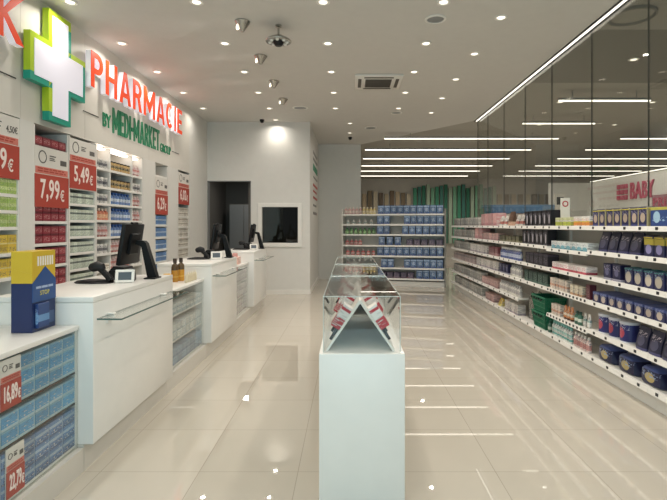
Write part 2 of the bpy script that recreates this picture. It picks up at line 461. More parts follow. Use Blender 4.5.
lettering('letters', 'PRIX', '-x', (0.0, 0.0, 0.06), 0.7, 0.2, 0.012, [plain('deep_pink', 'b02250'), plain('deep_pink_side', 'b02250')], ps, 0.01, 1.1)
# suspended light bars
def bar(x0, x1, y, row, where):
    t = thing('light_bar', ((x0+x1)/2, y, 3.60), 0, '%s glowing light bar under the %s hall ceiling' % (row, where), 'light', 'light bars in the hall')
    L = x1-x0
    bx('housing', (-L/2, -0.03, 0.012), (L/2, 0.03, 0.05), 'grey', t)
    bx('diffuser', (-L/2, -0.018, -0.008), (L/2, 0.018, 0.012), 'bar', t)
    for s in (-1, 1): bx('suspension_rod', (s*L*0.35-0.006, -0.006, 0.05), (s*L*0.35+0.006, 0.006, HC+0.03-3.60), 'grey', t)
def dg(y): return 2.79-(y-10.3)*(2.79-0.33)/3.1
rows = [(8.16, 3.55, 'nearest'), (10.0, 3.6, 'second nearest'), (11.75, 0.86, 'third nearest'), (13.5, 0.45, 'fourth nearest'), (15.3, 0.45, 'fifth nearest'),
        (17.15, 0.45, 'sixth nearest'), (18.8, 0.45, 'seventh nearest'), (20.7, 0.45, 'farthest')]
for y, x0, nm in rows:
    bar(x0, 5.1, y, nm, 'middle of the')
    if y > 11: bar(6.62, 11.4, y, nm, 'right side of the')
# wall panels far back in the hall
pal = ['cbb79a', '7d6a54', 'b7a98e', '6d5f4f', 'd3c7af', '8a7a63']
pm = [plain('hanging_panel_%d' % i, c, 0.6) for i, c in enumerate(pal)]
gm = [plain('green_panel_%d' % i, c, 0.6) for i, c in enumerate(['4f9f80', '3a7f68', '86bf9f', '4a877c', 'b9cfb8'])]
def far_panel(x, w, mat, h1, desc, i, n):
    t = thing('wall_panel', (x, 23.5, 0), 0, '%s upright %s from the left on the far hall wall' % (ORD[i], desc), 'panel', '%ss on the far hall wall' % desc)
    bx('board', (-w/2, 0, 0.6), (w/2, 0.05, h1), mat, t, 0.004); bx('edge_strip', (-w/2-0.012, -0.012, 0.6), (-w/2, 0.05, h1), 'vent', t)
for i in range(9): far_panel(0.75+i*0.27, 0.2, pm[(i*5) % 6], 3.02+0.05*((i*3) % 4), 'cream or brown panel', i+1, 9)
for i in range(19): far_panel(3.22+i*0.215, 0.17, gm[(i*3) % 5], 3.3+0.06*((i*5) % 4), 'green panel', i+1, 19)
for i in range(9): far_panel(7.35+i*0.34, 0.24, pm[(i*5+2) % 6], 3.0, 'beige panel behind the glass', i+1, 9)
# hall gondola with a blue header and a framed notice
hg = thing('display_gondola', (4.45, 12.3, 0), 0, 'hall gondola with a blue header strip seen through the glass partition', 'shelving')
bx('body', (-0.8, 0, 0), (0.8, 0.5, 1.78), 'backpanel', hg, 0.005)
bx('header', (-0.8, -0.02, 1.80), (0.8, 0.12, 2.02), plain('blue_header', '51789c'), hg, 0.006)
for z in (0.3, 0.7, 1.1, 1.5): bx('shelf', (-0.8, -0.25, z), (0.8, 0, z+0.03), 'shelf', hg)
fp = thing('framed_notice', (6.12, 13.97, 1.95), 0, 'framed notice with a dark square on the hall partition wall', 'notice')
bx('frame', (-0.16, 0, 0), (0.16, 0.03, 0.46), 'ivory', fp, 0.004); bx('picture', (-0.1, -0.006, 0.14), (0.1, 0.0, 0.36), 'dark', fp)
# hall downlights
HD = [(3.9, 6.6), (5.3, 6.6), (3.9, 8.9), (5.6, 8.9), (4.3, 10.9), (6.0, 10.9), (4.6, 12.8), (2.2, 14.4), (4.4, 14.4), (6.4, 14.4), (2.0, 17.9), (4.4, 17.9), (8.5, 16.2), (8.5, 19.8), (2.0, 21.5), (4.6, 21.5), (7.0, 21.5)]
# round ceiling ring beyond the glass
t = thing('ceiling_ring', (3.05, 5.2, HC+0.03), 0, 'large round ceiling ring just beyond the glass partition', 'ceiling ring')
bm = bmesh.new(); ring_lathe(bm, [(0.24, 0), (0.24, -0.03), (0.222, -0.035), (0.212, 0)], 40); obj('rim', bm, 'hall_dark', t)
bm = bmesh.new(); ring_lathe(bm, [(0.0, -0.008), (0.21, -0.008), (0.21, 0)], 40); obj('plate', bm, 'hall_ceiling', t)

# wall graphic on the return wall
wg = thing('wall_graphic', (XE, 11.4, 1.75), 0, 'narrow red and green printed lines on the return wall past the window', 'wall graphic')
gc = [plain('graphic_red', 'b84a44'), plain('graphic_green', '3b8f6c'), plain('graphic_grey', '8d8a86')]
for i, (y0, y1, z, h, c) in enumerate(((0.0, 1.3, 1.45, 0.07, 2), (0.0, 1.4, 1.3, 0.07, 2), (0.0, 1.5, 1.05, 0.16, 1), (0.1, 1.4, 0.88, 0.05, 2), (0, 1.5, 0.68, 0.06, 0), (0, 1.2, 0.54, 0.05, 0), (0, 1.4, 0.38, 0.06, 0), (0, 1.1, 0.2, 0.05, 2), (0, 1.3, 0.0, 0.07, 2))):
    bm = bmesh.new(); y = y0; rr = random.Random(i)
    while y < y1:
        L = rr.uniform(0.08, 0.26); box(bm, (0.0, y, z), (0.004, min(y+L, y1), z+h)); y += L+0.05
    obj('printed_line', bm, gc[c], wg)

# ------------------------------------------------------------------ ceiling fittings
def lamp_light(name, loc, power, size=0.11, spread=150, col=(1.0, 0.935, 0.85), parent=None, rot=(0, 0, 0)):
    l = bpy.data.lights.new(name, 'AREA'); l.shape = 'DISK'; l.size = size; l.energy = power; l.color = col; l.spread = math.radians(spread)
    o = bpy.data.objects.new(name, l); COL.objects.link(o); o.location = loc; o.rotation_euler = rot
    if parent: o.parent = parent
    return o
DP = 11.0
dl0 = None
def downlight(x, y, label, group):
    global dl0
    if dl0 is None:
        t = thing('downlight', (x, y, HC))
        bm = bmesh.new(); ring_lathe(bm, [(0.07, 0.0), (0.07, -0.006), (0.056, -0.012), (0.042, -0.004), (0.042, 0.0)], 24); obj('trim_ring', bm, 'white', t)
        bm = bmesh.new(); ring_lathe(bm, [(0.0, -0.005), (0.041, -0.005), (0.041, 0.0)], 24); obj('lamp_lens', bm, 'lamp', t)
        dl0 = t
    else:
        t = dup(dl0); t.location = (x, y, HC)
    tag(t, label, 'ceiling light', group)
    lamp_light('downlight_lamp', (x, y, HC-0.016), DP*(0.6 if y > 9.2 else 1.0), 0.075)
cols = [(-2.8, 'row beside the sign wall'), (-1.53, 'row over the counters'), (-0.26, 'row over the middle plinths'), (0.95, 'row right of the middle plinths')]
for x, nm in cols:
    for k in range(5):
        downlight(x, 4.84+1.1*k, '%s recessed downlight from the front, ceiling %s' % (ORD[k+1], nm), 'ceiling downlights')
for k in range(5): downlight(1.64, 5.2+1.1*k, '%s recessed downlight from the front, ceiling row nearest the glass' % ORD[k+1], 'ceiling downlights')
for k, y in enumerate((10.6, 11.7)): downlight(0.02, y, ('nearer' if k == 0 else 'farther') + ' of two far downlights before the back shelving', 'ceiling downlights')
for k, (x, y) in enumerate(HD[:9]):
    downlight(x, y, '%s nearest recessed downlight in the hall ceiling beyond the glass' % ORD[k+1], 'hall downlights')
    dl_last = [o_ for o_ in bpy.data.objects if o_.get('group') == 'hall downlights'][-1]
    dl_last.location.z = HC+0.03
for x, y in HD: lamp_light('hall_lamp', (x, y, HC+0.01), 26.0, 0.09)
# lamps of the rows behind and above the camera
for y in (3.2, 1.6, 0.0, -1.6):
    for x in (-2.3, -0.26): lamp_light('front_row_lamp', (x, y, HC-0.03), DP*1.5, 0.07)
for y in (4.1, 3.0, 1.9, 0.8): lamp_light('front_row_lamp', (1.64, y, HC-0.03), DP*2.4, 0.07)

# cone spots washing the sign wall
cs0 = None
for k, y in enumerate((5.3, 6.38, 7.5, 8.55)):
    if cs0 is None:
        t = thing('cone_spotlight', (-1.17, y, HC))
        bm = bmesh.new()
        ring_lathe(bm, [(0.08, 0.0), (0.085, -0.012), (0.015, -0.115), (0.0, -0.12)], 24); obj('cone_shell', bm, 'chrome', t)
        bm = bmesh.new(); T = Matrix.Translation((-0.042, 0, -0.052)) @ Matrix.Rotation(math.radians(-63), 4, 'Y')
        ring_lathe(bm, [(0.0, 0.012), (0.04, 0.012), (0.045, 0.0)], 16, mat=T); obj('lamp_lens', bm, 'lamp', t)
        cs0 = t
    else:
        t = dup(cs0); t.location = (-1.17, y, HC)
    tag(t, '%s cone shaped ceiling spotlight from the front, aimed at the sign wall' % ORD[k+1], 'spotlight', 'cone spotlights')
    l = bpy.data.lights.new('cone_lamp', 'SPOT'); l.energy = 14; l.spot_size = math.radians(75); l.spot_blend = 0.8; l.shadow_soft_size = 0.04; l.color = (1, 0.92, 0.82)
    o = bpy.data.objects.new('cone_lamp', l); COL.objects.link(o); o.location = (-1.29, y, HC-0.11)
    o.rotation_euler = (Vector((-1.8, 0.3, -0.5))).to_track_quat('-Z', 'Y').to_euler()
# hanging round sensor
t = thing('ceiling_sensor', (-0.79, 5.4, HC), 0, 'large round steel fitting hanging on a short stem over the counters', 'ceiling fitting')
bm = bmesh.new(); ring_lathe(bm, [(0.035, 0), (0.035, -0.02), (0.012, -0.03), (0.012, -0.13), (0.0, -0.13)], 16); obj('stem', bm, 'chrome', t)
bm = bmesh.new(); ring_lathe(bm, [(0.0, -0.12), (0.05, -0.12), (0.13, -0.165), (0.145, -0.18), (0.14, -0.19), (0.125, -0.192), (0.0, -0.19)], 32); obj('dish', bm, 'chrome', t)
bm = bmesh.new(); ring_lathe(bm, [(0.0, -0.24), (0.035, -0.235), (0.055, -0.21), (0.06, -0.19)], 24); obj('dome', bm, 'dark', t)
for k in range(8):
    a = k*PI/4
    bm = bmesh.new(); ring_lathe(bm, [(0.0, -0.206), (0.016, -0.204), (0.02, -0.19)], 10, c=(0.095*math.cos(a), 0.095*math.sin(a), 0)); obj('nozzle', bm, 'white', t)
# air-conditioning cassette
t = thing('air_conditioner', (0.45, 7.5, HC), 0, 'square white ceiling air conditioner cassette with a dark central grille', 'air conditioner')
bm = bmesh.new(); box(bm, (-0.36, -0.36, -0.035), (0.36, 0.36, 0.0), 0, 0.012, 2); obj('panel', bm, 'white', t)
bm = bmesh.new(); box(bm, (-0.2, -0.2, -0.044), (0.2, 0.2, -0.035), 0)
for k in range(9): box(bm, (-0.19, -0.18+k*0.042, -0.05), (0.19, -0.165+k*0.042, -0.044), 0)
obj('grille', bm, 'vent', t)
for a, b in (((-0.31, -0.22, -0.04), (-0.26, 0.22, -0.035)), ((0.26, -0.22, -0.04), (0.31, 0.22, -0.035)), ((-0.22, -0.31, -0.04), (0.22, -0.26, -0.035)), ((-0.22, 0.26, -0.04), (0.22, 0.31, -0.035))):
    bx('air_slot', a, b, 'vent', t)
# round ceiling speakers and small cameras
sp0 = None
for x, y, r, lab in ((0.94, 5.24, 1.0, 'round grey ceiling speaker near the front right downlights'), (0.94, 9.6, 1.0, 'round grey ceiling speaker far back near the glass'),
                     (0.5, 11.1, 1.3, 'pale round ceiling speaker farthest back before the shelving'), (-0.93, 9.2, 1.3, 'pale round ceiling plate near the back wall')):
    if sp0 is None:
        t = thing('ceiling_speaker', (x, y, HC))
        bm = bmesh.new(); ring_lathe(bm, [(0.115, 0), (0.115, -0.008), (0.095, -0.014), (0.09, -0.006)], 28); obj('rim', bm, 'white', t)
        bm = bmesh.new(); ring_lathe(bm, [(0.0, -0.012), (0.06, -0.011), (0.091, -0.006)], 28); obj('grille', bm, 'grey', t)
        sp0 = t
    else:
        t = dup(sp0); t.location = (x, y, HC); t.scale = (r, r, 1)
    tag(t, lab, 'ceiling speaker', 'round ceiling fittings')
for i, (x, y, lab) in enumerate(((-1.85, 10.25, 'small black security camera on the ceiling beside the lit back wall'), (0.03, 12.3, 'small black security camera on the ceiling before the back shelving'))):
    t = thing('security_camera', (x, y, HC), 0, lab, 'security camera')
    bm = bmesh.new(); ring_lathe(bm, [(0.05, 0), (0.05, -0.03), (0.035, -0.035)], 16); obj('mount', bm, 'dark', t)
    bm = bmesh.new(); ring_lathe(bm, [(0.04, -0.03), (0.035, -0.06), (0.0, -0.075)], 16); obj('dome', bm, 'black', t)
# spot grazing the back wall
downlight(-1.56, YB-0.22, 'downlight close to the back wall making a bright scallop', 'ceiling downlights')
l = bpy.data.lights.new('wall_spot', 'SPOT'); l.energy = 13; l.spot_size = math.radians(100); l.spot_blend = 0.9; l.shadow_soft_size = 0.03; l.color = (1, 0.93, 0.8)
o = bpy.data.objects.new('wall_spot', l); COL.objects.link(o); o.location = (-1.56, YB-0.2, HC-0.03); o.rotation_euler = (math.radians(8), 0, 0)

# ------------------------------------------------------------------ signs on the fascia
def channel_word(word, y0, y1, z0, h, lab):
    t = thing('channel_sign', (XL, y0, z0), 0, lab, 'sign')
    for ch, w, y, k in word_layout(word, 0.17, 0.15, y1-y0):
        bm = glyph_mesh(ch, w, 0.17, 0.155, k, h, 0.06); place_text(bm, '+x', 0.03, y, 0)
        for f in bm.faces: f.material_index = 1
        obj('letter_body', bm, ['orange', 'letter_side'], t)
        bm = glyph_mesh(ch, w, 0.17, 0.155, k, h, 0.006); place_text(bm, '+x', 0.0902, y, 0); obj('letter_face', bm, ['orange', 'orange'], t)
    bx('mounting_rail', (0, 0.02, h*0.45), (0.031, y1-y0-0.02, h*0.45+0.03), 'white', t)
    return t
channel_word('PHARMACIE', 5.58, 8.62, 3.11, 0.42, 'orange illuminated PHARMACIE lettering on the fascia right of the green cross')
channel_word('K', 4.08, 4.43, 3.13, 0.44, 'orange illuminated letter K cut off at the top left corner')
gs = thing('flat_sign', (XL, 6.0, 2.68), 0, 'green BY MEDI-MARKET GROUP lettering under the orange word', 'sign')
lettering('small_word', 'BY', '+x', (0, 0.02, 0.06), 0.2, 0.17, 0.012, ['sign_green', 'sign_green'], gs, 0.01)
for ch, w, y, k in word_layout('MEDI-MARKET', 0.185, 0.13, 1.54):
    bm = glyph_mesh(ch, w, 0.185, 0.15, k, 0.33, 0.012); place_text(bm, '+x', 0, 0.27+y, 0.02); obj('letter', bm, ['sign_green', 'sign_green'], gs)
lettering('small_word', 'GROUP', '+x', (0, 1.85, 0.02), 0.46, 0.14, 0.012, ['sign_green', 'sign_green'], gs, 0.0)
bx('rule', (0, 2.38, 0.1), (0.008, 2.72, 0.106), 'dark', gs); bx('rule', (0, -0.42, 0.14), (0.008, -0.08, 0.148), 'dark', gs)
tag(bx('sign_rule', (XL, 3.9, 2.85), (XL+0.008, 4.45, 2.858), 'dark'), 'thin dark rule on the fascia under the letter K', 'sign')
# pharmacy cross
def plus(w, h, aw, ah):
    a, b, c, d = w/2, h/2, aw/2, ah/2
    return [(-a, -d), (-c, -d), (-c, -b), (c, -b), (c, -d), (a, -d), (a, d), (c, d), (c, b), (-c, b), (-c, d), (-a, d)]
cr = thing('pharmacy_cross', (XL, 5.0, 3.11), 0, 'white illuminated pharmacy cross with a lime and teal border', 'sign')
lime = [(-0.47, -0.23), (-0.19, -0.23), (0.19, 0.23), (0.19, 0.56), (-0.19, 0.56), (-0.19, 0.23), (-0.47, 0.23)]
teal = [(-0.19, -0.23), (-0.19, -0.56), (0.19, -0.56), (0.19, -0.23), (0.47, -0.23), (0.47, 0.23), (0.19, 0.23)]
bm = bmesh.new(); prism(bm, lime, 0.02, 0.085, 'yz'); obj('lime_border', bm, 'lime', cr)
bm = bmesh.new(); prism(bm, teal, 0.02, 0.085, 'yz'); obj('teal_border', bm, 'teal', cr)
bm = bmesh.new(); box(bm, (0, -0.1, -0.1), (0.02, 0.1, 0.1)); obj('mount', bm, 'white', cr)
bm = bmesh.new(); prism(bm, plus(0.94-0.11, 1.12-0.11, 0.38-0.11, 0.46-0.11), 0.085, 0.091, 'yz'); obj('lit_face', bm, 'cross_white', cr)
for nme, y0, y1, z0, z1, mt in (('teal_corner', -0.472, -0.19, -0.232, -0.15, 'teal'), ('teal_corner', 0.12, 0.192, 0.23, 0.46, 'teal'), ('lime_corner', 0.193, 0.472, 0.17, 0.232, 'lime'), ('lime_corner', -0.192, -0.10, -0.47, -0.233, 'lime')):
    bm = bmesh.new(); box(bm, (0.018, y0, z0), (0.087, y1, z1)); obj(nme, bm, mt, cr)

# ------------------------------------------------------------------ packaging kinds
def k_carton(w, d, h, mats):
    bm = bmesh.new(); box(bm, (-w/2, 0, 0), (w/2, d, h), 0, min(w, h)*0.025)
    box(bm, (-w*0.46, -0.0015, h*0.955), (w*0.46, 0.002, h*0.985), 0)       # tuck flap
    return bm
def k_bottle(w, d, h, mats):
    r = w/2; bm = bmesh.new()
    ring_lathe(bm, [(0, 0), (r*0.9, 0), (r, h*0.03), (r, h*0.62), (r*0.85, h*0.72), (r*0.42, h*0.78), (r*0.42, h*0.82), (r*0.55, h*0.82), (r*0.52, h), (0, h)], 12,
               c=(0, r, 0), mids=[0, 0, 0, 0, 0, 0, 1, 1, 1])
    return bm
def k_tin(w, d, h, mats):
    r = w/2; bm = bmesh.new()
    ring_lathe(bm, [(0, 0), (r, 0), (r, h*0.04), (r*0.97, h*0.05), (r*0.97, h*0.86), (r*1.01, h*0.87), (r*1.01, h*0.97), (r*0.93, h), (0, h)], 20,
               c=(0, r, 0), mids=[1, 1, 1, 0, 1, 1, 1, 1])
    return bm
def k_pouch(w, d, h, mats):
    """stand-up pouch: fat base, crimped top"""
    bm = bmesh.new(); L = []
    for (z, fw, fd) in ((0, 0.92, 0.95), (0.12, 1.0, 1.0), (0.55, 0.98, 0.72), (0.86, 0.96, 0.2), (1.0, 0.96, 0.06)):
        n = []
        for (sx, sy) in ((-1, -1), (-0.6, -1.0), (0.6, -1.0), (1, -1), (1, 1), (0.6, 1), (-0.6, 1), (-1, 1)):
            yy = sy*(0.5*fd*(0.75 if abs(sx) == 1 else 1.0)); n.append(bm.verts.new((sx*w/2*fw, d*0.5+yy*d+z*d*0.12, z*h)))
        L.append(n)
    for i in range(len(L)-1):
        for k in range(8): bm.faces.new((L[i][k], L[i][(k+1) % 8], L[i+1][(k+1) % 8], L[i+1][k])).smooth = True
    bm.faces.new(L[0][::-1]); bm.faces.new(L[-1])
    return bm
def k_bag(w, d, h, mats):
    """soft pillow pack with sealed fins at both ends"""
    bm = bmesh.new(); L = []
    for (x, fh) in ((-0.5, 0.3), (-0.46, 0.35), (-0.4, 0.8), (-0.22, 1.0), (0.22, 1.0), (0.4, 0.8), (0.46, 0.35), (0.5, 0.3)):
        n = []
        for k in range(10):
            a = 2*PI*k/10; cy = math.copysign(abs(math.cos(a))**0.3, math.cos(a)); cz = math.copysign(abs(math.sin(a))**0.3, math.sin(a))
            n.append(bm.verts.new((x*w, d*0.5+cy*d*0.5*fh, h*0.5*(1+cz*fh)-h*0.5*(1-fh))))
        L.append(n)
    for i in range(len(L)-1):
        for k in range(10): bm.faces.new((L[i][k], L[i][(k+1) % 10], L[i+1][(k+1) % 10], L[i+1][k])).smooth = True
    bm.faces.new(L[0][::-1]); bm.faces.new(L[-1])
    return bm
def k_tube(w, d, h, mats):
    bm = bmesh.new(); L = []; r = w/2
    ring_lathe(bm, [(0, 0), (r*0.62, 0), (r*0.6, h*0.16), (0, h*0.16)], 12, c=(0, r, 0), mi=1)
    for (z, fy) in ((0.16, 0.95), (0.5, 0.8), (0.93, 0.14), (1.0, 0.12)):
        L.append([bm.verts.new((r*0.95*math.cos(2*PI*k/12), r+r*fy*math.sin(2*PI*k/12), z*h)) for k in range(12)])
    for i in range(3):
        for k in range(12): bm.faces.new((L[i][k], L[i][(k+1) % 12], L[i+1][(k+1) % 12], L[i+1][k])).smooth = True
    bm.faces.new(L[0][::-1]); bm.faces.new(L[-1])
    return bm
def k_lidded(w, d, h, mats):
    """carton with a separate moulded lid: two slots in one small mesh"""
    bm = bmesh.new(); box(bm, (-w/2, 0, 0), (w/2, d, h*0.84), 0, 0.004)
    box(bm, (-w*0.515, -0.004, h*0.82), (w*0.515, d+0.004, h*0.96), 1, 0.008, 2); box(bm, (-w*0.3, d*0.2, h*0.95), (w*0.3, d*0.8, h), 1, 0.004)
    return bm
SHAPE = {'carton': k_carton, 'bottle': k_bottle, 'tin': k_tin, 'pouch': k_pouch, 'bag': k_bag, 'tube': k_tube, 'lidded': k_lidded}
KIND = {}
def kind(key, shape, w, d, h, mats, name, desc, cat):
    KIND[key] = dict(shape=shape, w=w, d=d, h=h, mats=mats if isinstance(mats, (list, tuple)) else [mats], name=name, desc=desc, cat=cat, proto=None)
def item(key, loc, rotz, place, sortk, side='left', desc=None):
    K = KIND[key]
    if K['proto'] is None:
        bm = SHAPE[K['shape']](K['w'], K['d'], K['h'], None)
        mats = list(K['mats'])
        if len(mats) == 1 and K['shape'] in ('bottle', 'tin', 'tube', 'lidded'): mats.append(mats[0])
        if K['shape'] == 'lidded':          # a body and its lid are two parts
            o = thing(K['name'], loc, rotz)
            lid = bm.copy()
            bmesh.ops.delete(bm, geom=[f for f in bm.faces if f.material_index == 1], context='FACES')
            bmesh.ops.delete(lid, geom=[f for f in lid.faces if f.material_index == 0], context='FACES')
            for f in lid.faces: f.material_index = 0
            obj('carton_body', bm, mats[0], o); obj('lid', lid, mats[1], o)
        else:
            o = obj(K['name'], bm, mats, None, loc, rotz)
        K['proto'] = o
    else:
        o = dup(K['proto']); o.location = loc; o.rotation_euler = (0, 0, rotz)
    register(o, desc or K['desc'], place, sortk, K['cat'], side)
    return o
W_ = 'e6e2da'
kind('milk', 'lidded', 0.122, 0.10, 0.17, [pack('milk_carton_print', '1d2150', [(0.0, 0.12, '3b3f78')], [(0.86, 1.1, '9a9068')], blob=(0.45, 0.45, 0.26, 0.24, 'b3a08c'), ink='8f86a0', ink_zone=(0.62, 0.92)), plain('yellow_lid', 'cfc238')], 'milk_carton', 'navy milk carton with yellow lid', 'milk powder')
kind('milkgold', 'lidded', 0.125, 0.10, 0.175, [pack('gold_carton_print', '20214a', [(0.55, 0.85, 'b8a637')], blob=(0.5, 0.35, 0.3, 0.22, '8d87b5')), plain('gold_lid', 'c4b33a')], 'milk_carton', 'navy and gold milk carton', 'milk powder')
kind('bluewide', 'carton', 0.27, 0.12, 0.155, pack('blue_wide_print', '1f4488', [(0.86, 1.1, 'c9c350')], blob=(0.3, 0.5, 0.16, 0.3, 'a9cfe4'), ink='9fc0e0', ink_zone=(0.25, 0.5)), 'wide_carton', 'wide blue carton with pale emblem', 'carton')
kind('orangepack', 'carton', 0.085, 0.09, 0.105, pack('orange_pack_print', W_, [(0.1, 0.42, 'e08a1f'), (0.42, 0.52, 'd6c23e')], ink='d8622a', ink_zone=(0.5, 0.8)), 'small_carton', 'white and orange small carton', 'carton')
kind('limepack', 'carton', 0.085, 0.09, 0.10, pack('lime_pack_print', 'd8d9a8', [(0.1, 0.5, 'c4cc3c'), (0.55, 0.7, W_)], ink='7f9a3a', ink_zone=(0.2, 0.8)), 'small_carton', 'lime and white small carton', 'carton')
kind('blacktall', 'carton', 0.135, 0.12, 0.20, pack('black_swoosh_print', '15131a', [(0.0, 0.1, '3b3a44')], blob=(0.62, 0.45, 0.14, 0.3, 'b7b2b8'), ink='8a8592', ink_zone=(0.55, 0.85)), 'tall_carton', 'black tall carton with pale swirl', 'carton')
kind('blackbox', 'carton', 0.14, 0.14, 0.15, pack('black_box_print', '232129', [(0.82, 1.1, '3a3542')], ink='77707c', ink_zone=(0.2, 0.7)), 'black_carton', 'square black carton', 'carton')
kind('navypouch', 'pouch', 0.155, 0.10, 0.195, pack('navy_pouch_print', '1e1f3a', [(0.0, 0.12, '43436a')], blob=(0.5, 0.4, 0.32, 0.22, '4b4a63'), ink='9a9098', ink_zone=(0.55, 0.8)), 'refill_pouch', 'dark navy refill pouch', 'pouch')
kind('whiteteal', 'carton', 0.115, 0.12, 0.09, pack('white_teal_print', 'd9dedc', [(0.0, 0.2, '3f8b9a')], blob=(0.5, 0.3, 0.45, 0.22, '6aa6b4'), ink='51707e', ink_zone=(0.55, 0.85)), 'low_carton', 'white and teal low carton', 'carton')
kind('whitered', 'carton', 0.10, 0.12, 0.082, pack('white_red_print', 'e4dcd8', [(0.0, 0.3, 'c0394d')], ink='b5485a', ink_zone=(0.4, 0.85)), 'low_carton', 'white and red low carton', 'carton')
kind('tealtop', 'lidded', 0.125, 0.12, 0.15, [pack('teal_pack_print', '212454', blob=(0.45, 0.42, 0.33, 0.32, 'c2b8a6'), ink='7f97b8', ink_zone=(0.6, 0.95)), plain('teal_lid', '2f8f86')], 'milk_carton', 'navy carton with teal lid', 'milk powder')
kind('navybox', 'carton', 0.13, 0.10, 0.155, pack('navy_box_print', '1c1d42', [(0.0, 0.14, '9a97a6')], blob=(0.5, 0.5, 0.25, 0.22, '5f5e80'), ink='a49fb2', ink_zone=(0.6, 0.9)), 'navy_carton', 'plain navy carton', 'carton')
kind('tray', 'carton', 0.125, 0.24, 0.10, pack('tray_print', '1f2250', [(0.78, 1.1, '47558f')], blob=(0.5, 0.42, 0.28, 0.32, 'b8a99a'), ink='8a93b5', ink_zone=(0.6, 0.95)), 'food_tray', 'navy tray pack with round picture', 'tray pack')
kind('navytin', 'tin', 0.165, 0.165, 0.185, [pack('navy_tin_print', '1f2566', blob=(0.5, 0.45, 0.22, 0.25, 'b03a50'), ink='b9b9cf', ink_zone=(0.55, 0.85)), plain('tin_rim', 'c9cbd2', 0.3)], 'milk_tin', 'round navy milk tin with pale rims', 'tin')
kind('navybag', 'bag', 0.30, 0.20, 0.155, pack('navy_bag_print', '1a1d44', [(0.82, 1.1, '3c4d86')], blob=(0.55, 0.45, 0.2, 0.26, 'b9a468'), ink='8fa3c8', ink_zone=(0.45, 0.8)), 'nappy_bag', 'plump navy bag with yellow picture', 'bag')
kind('peach', 'carton', 0.062, 0.06, 0.13, pack('peach_print', 'e2d6c8', [(0.3, 0.5, 'd9a283')], ink='a87c66'), 'slim_carton', 'slim white and peach carton', 'carton')
kind('cream', 'carton', 0.075, 0.07, 0.105, pack('cream_print', 'e0d6bf', [(0.0, 0.25, 'b98d62')], ink='8e7a5e'), 'small_carton', 'small cream carton', 'carton')
kind('maroon', 'carton', 0.08, 0.07, 0.15, pack('maroon_print', '5b2631', ink='a5807f'), 'maroon_carton', 'small maroon carton', 'carton')
kind('tubew', 'tube', 0.055, 0.055, 0.15, [pack('white_tube_print', 'e2ded6', [(0.45, 0.6, '8fb0a8')], ink='8a8a84'), plain('tube_cap', 'd5d1c8')], 'cosmetic_tube', 'white cosmetic tube', 'tube')
kind('tubeo', 'tube', 0.06, 0.06, 0.155, [pack('orange_tube_print', 'd07f3a', [(0.3, 0.5, 'e7d8c2')], ink='7a4a28'), plain('tube_cap_brown', '5c3a2a')], 'cosmetic_tube', 'orange cosmetic tube', 'tube')
kind('bottlegreen', 'bottle', 0.06, 0.06, 0.14, [pack('green_bottle_print', '3f6a58', [(0.25, 0.5, 'd0d5c6')]), plain('green_cap', '2b4a40')], 'bottle', 'green labelled bottle', 'bottle')
kind('bottleteal', 'bottle', 0.055, 0.055, 0.175, [pack('white_bottle_print', 'e0e1db', [(0.12, 0.25, '5fb0a6'), (0.4, 0.55, '9ccac2')], ink='7a8a88'), plain('teal_cap', '7fbab2')], 'bottle', 'white bottle with teal bands', 'bottle')
kind('bottlepink', 'bottle', 0.055, 0.055, 0.155, [pack('pink_bottle_print', 'e3cfc8', [(0.15, 0.5, 'c98d86')], ink='9a5f5c'), plain('white_cap', 'e3ded6')], 'bottle', 'white and pink bottle', 'bottle')
kind('bottleblue', 'bottle', 0.075, 0.075, 0.17, [pack('blue_bottle_print', '46568f', [(0.2, 0.5, 'b9c0d2')], ink='5b6590'), plain('white_cap_b', 'd7d5d0')], 'bottle', 'blue and white bottle', 'bottle')
kind('bottlewhite', 'bottle', 0.07, 0.07, 0.17, [pack('pale_bottle_print', 'dcd8cf', [(0.2, 0.5, 'b7b3b0')], ink='8c8a92'), plain('grey_cap', '9b9a98')], 'bottle', 'plain white bottle', 'bottle')
kind('olive', 'carton', 0.13, 0.12, 0.10, pack('olive_print', '4c4a38', [(0.0, 0.3, '77735a')], ink='8c8567'), 'olive_carton', 'dark olive low carton', 'carton')
kind('darkgreen', 'carton', 0.15, 0.14, 0.15, pack('dark_green_print', '233a34', [(0.0, 0.2, '49675b')], ink='7a9488'), 'green_carton', 'dark green carton', 'carton')
kind('darkred', 'carton', 0.16, 0.12, 0.15, pack('dark_red_print', '6f3a40', [(0.0, 0.3, '9a7474')], ink='b09a98'), 'red_carton', 'dull red carton', 'carton')
kind('pinkbig', 'carton', 0.22, 0.16, 0.215, pack('pink_big_print', 'c08a8a', [(0.0, 0.2, 'a86a70')], ink='d9b7b2', ink_zone=(0.3, 0.9)), 'pink_carton', 'big dusty pink carton', 'carton')
kind('pinklow', 'carton', 0.15, 0.14, 0.12, pack('pink_low_print', 'c7a29c', [(0.0, 0.25, '9f7878')], ink='8d6467'), 'pink_carton', 'low pink carton', 'carton')
kind('greybox', 'carton', 0.165, 0.14, 0.165, pack('grey_box_print', '9c9a93', [(0.0, 0.25, '77766f'), (0.8, 0.9, 'c2beb6')], ink='5e6264', ink_zone=(0.2, 0.85)), 'grey_carton', 'pale grey carton', 'carton')
kind('whitebox', 'carton', 0.13, 0.12, 0.15, pack('white_box_print', 'd3cec6', [(0.0, 0.2, 'a49aa2')], ink='86808c', ink_zone=(0.25, 0.85)), 'white_carton', 'off-white carton', 'carton')
kind('pinkgrey', 'carton', 0.16, 0.12, 0.15, pack('pink_grey_print', 'b8a39e', [(0.6, 0.9, '8f8380')], ink='6f6366'), 'pinkish_carton', 'pinkish grey carton', 'carton')
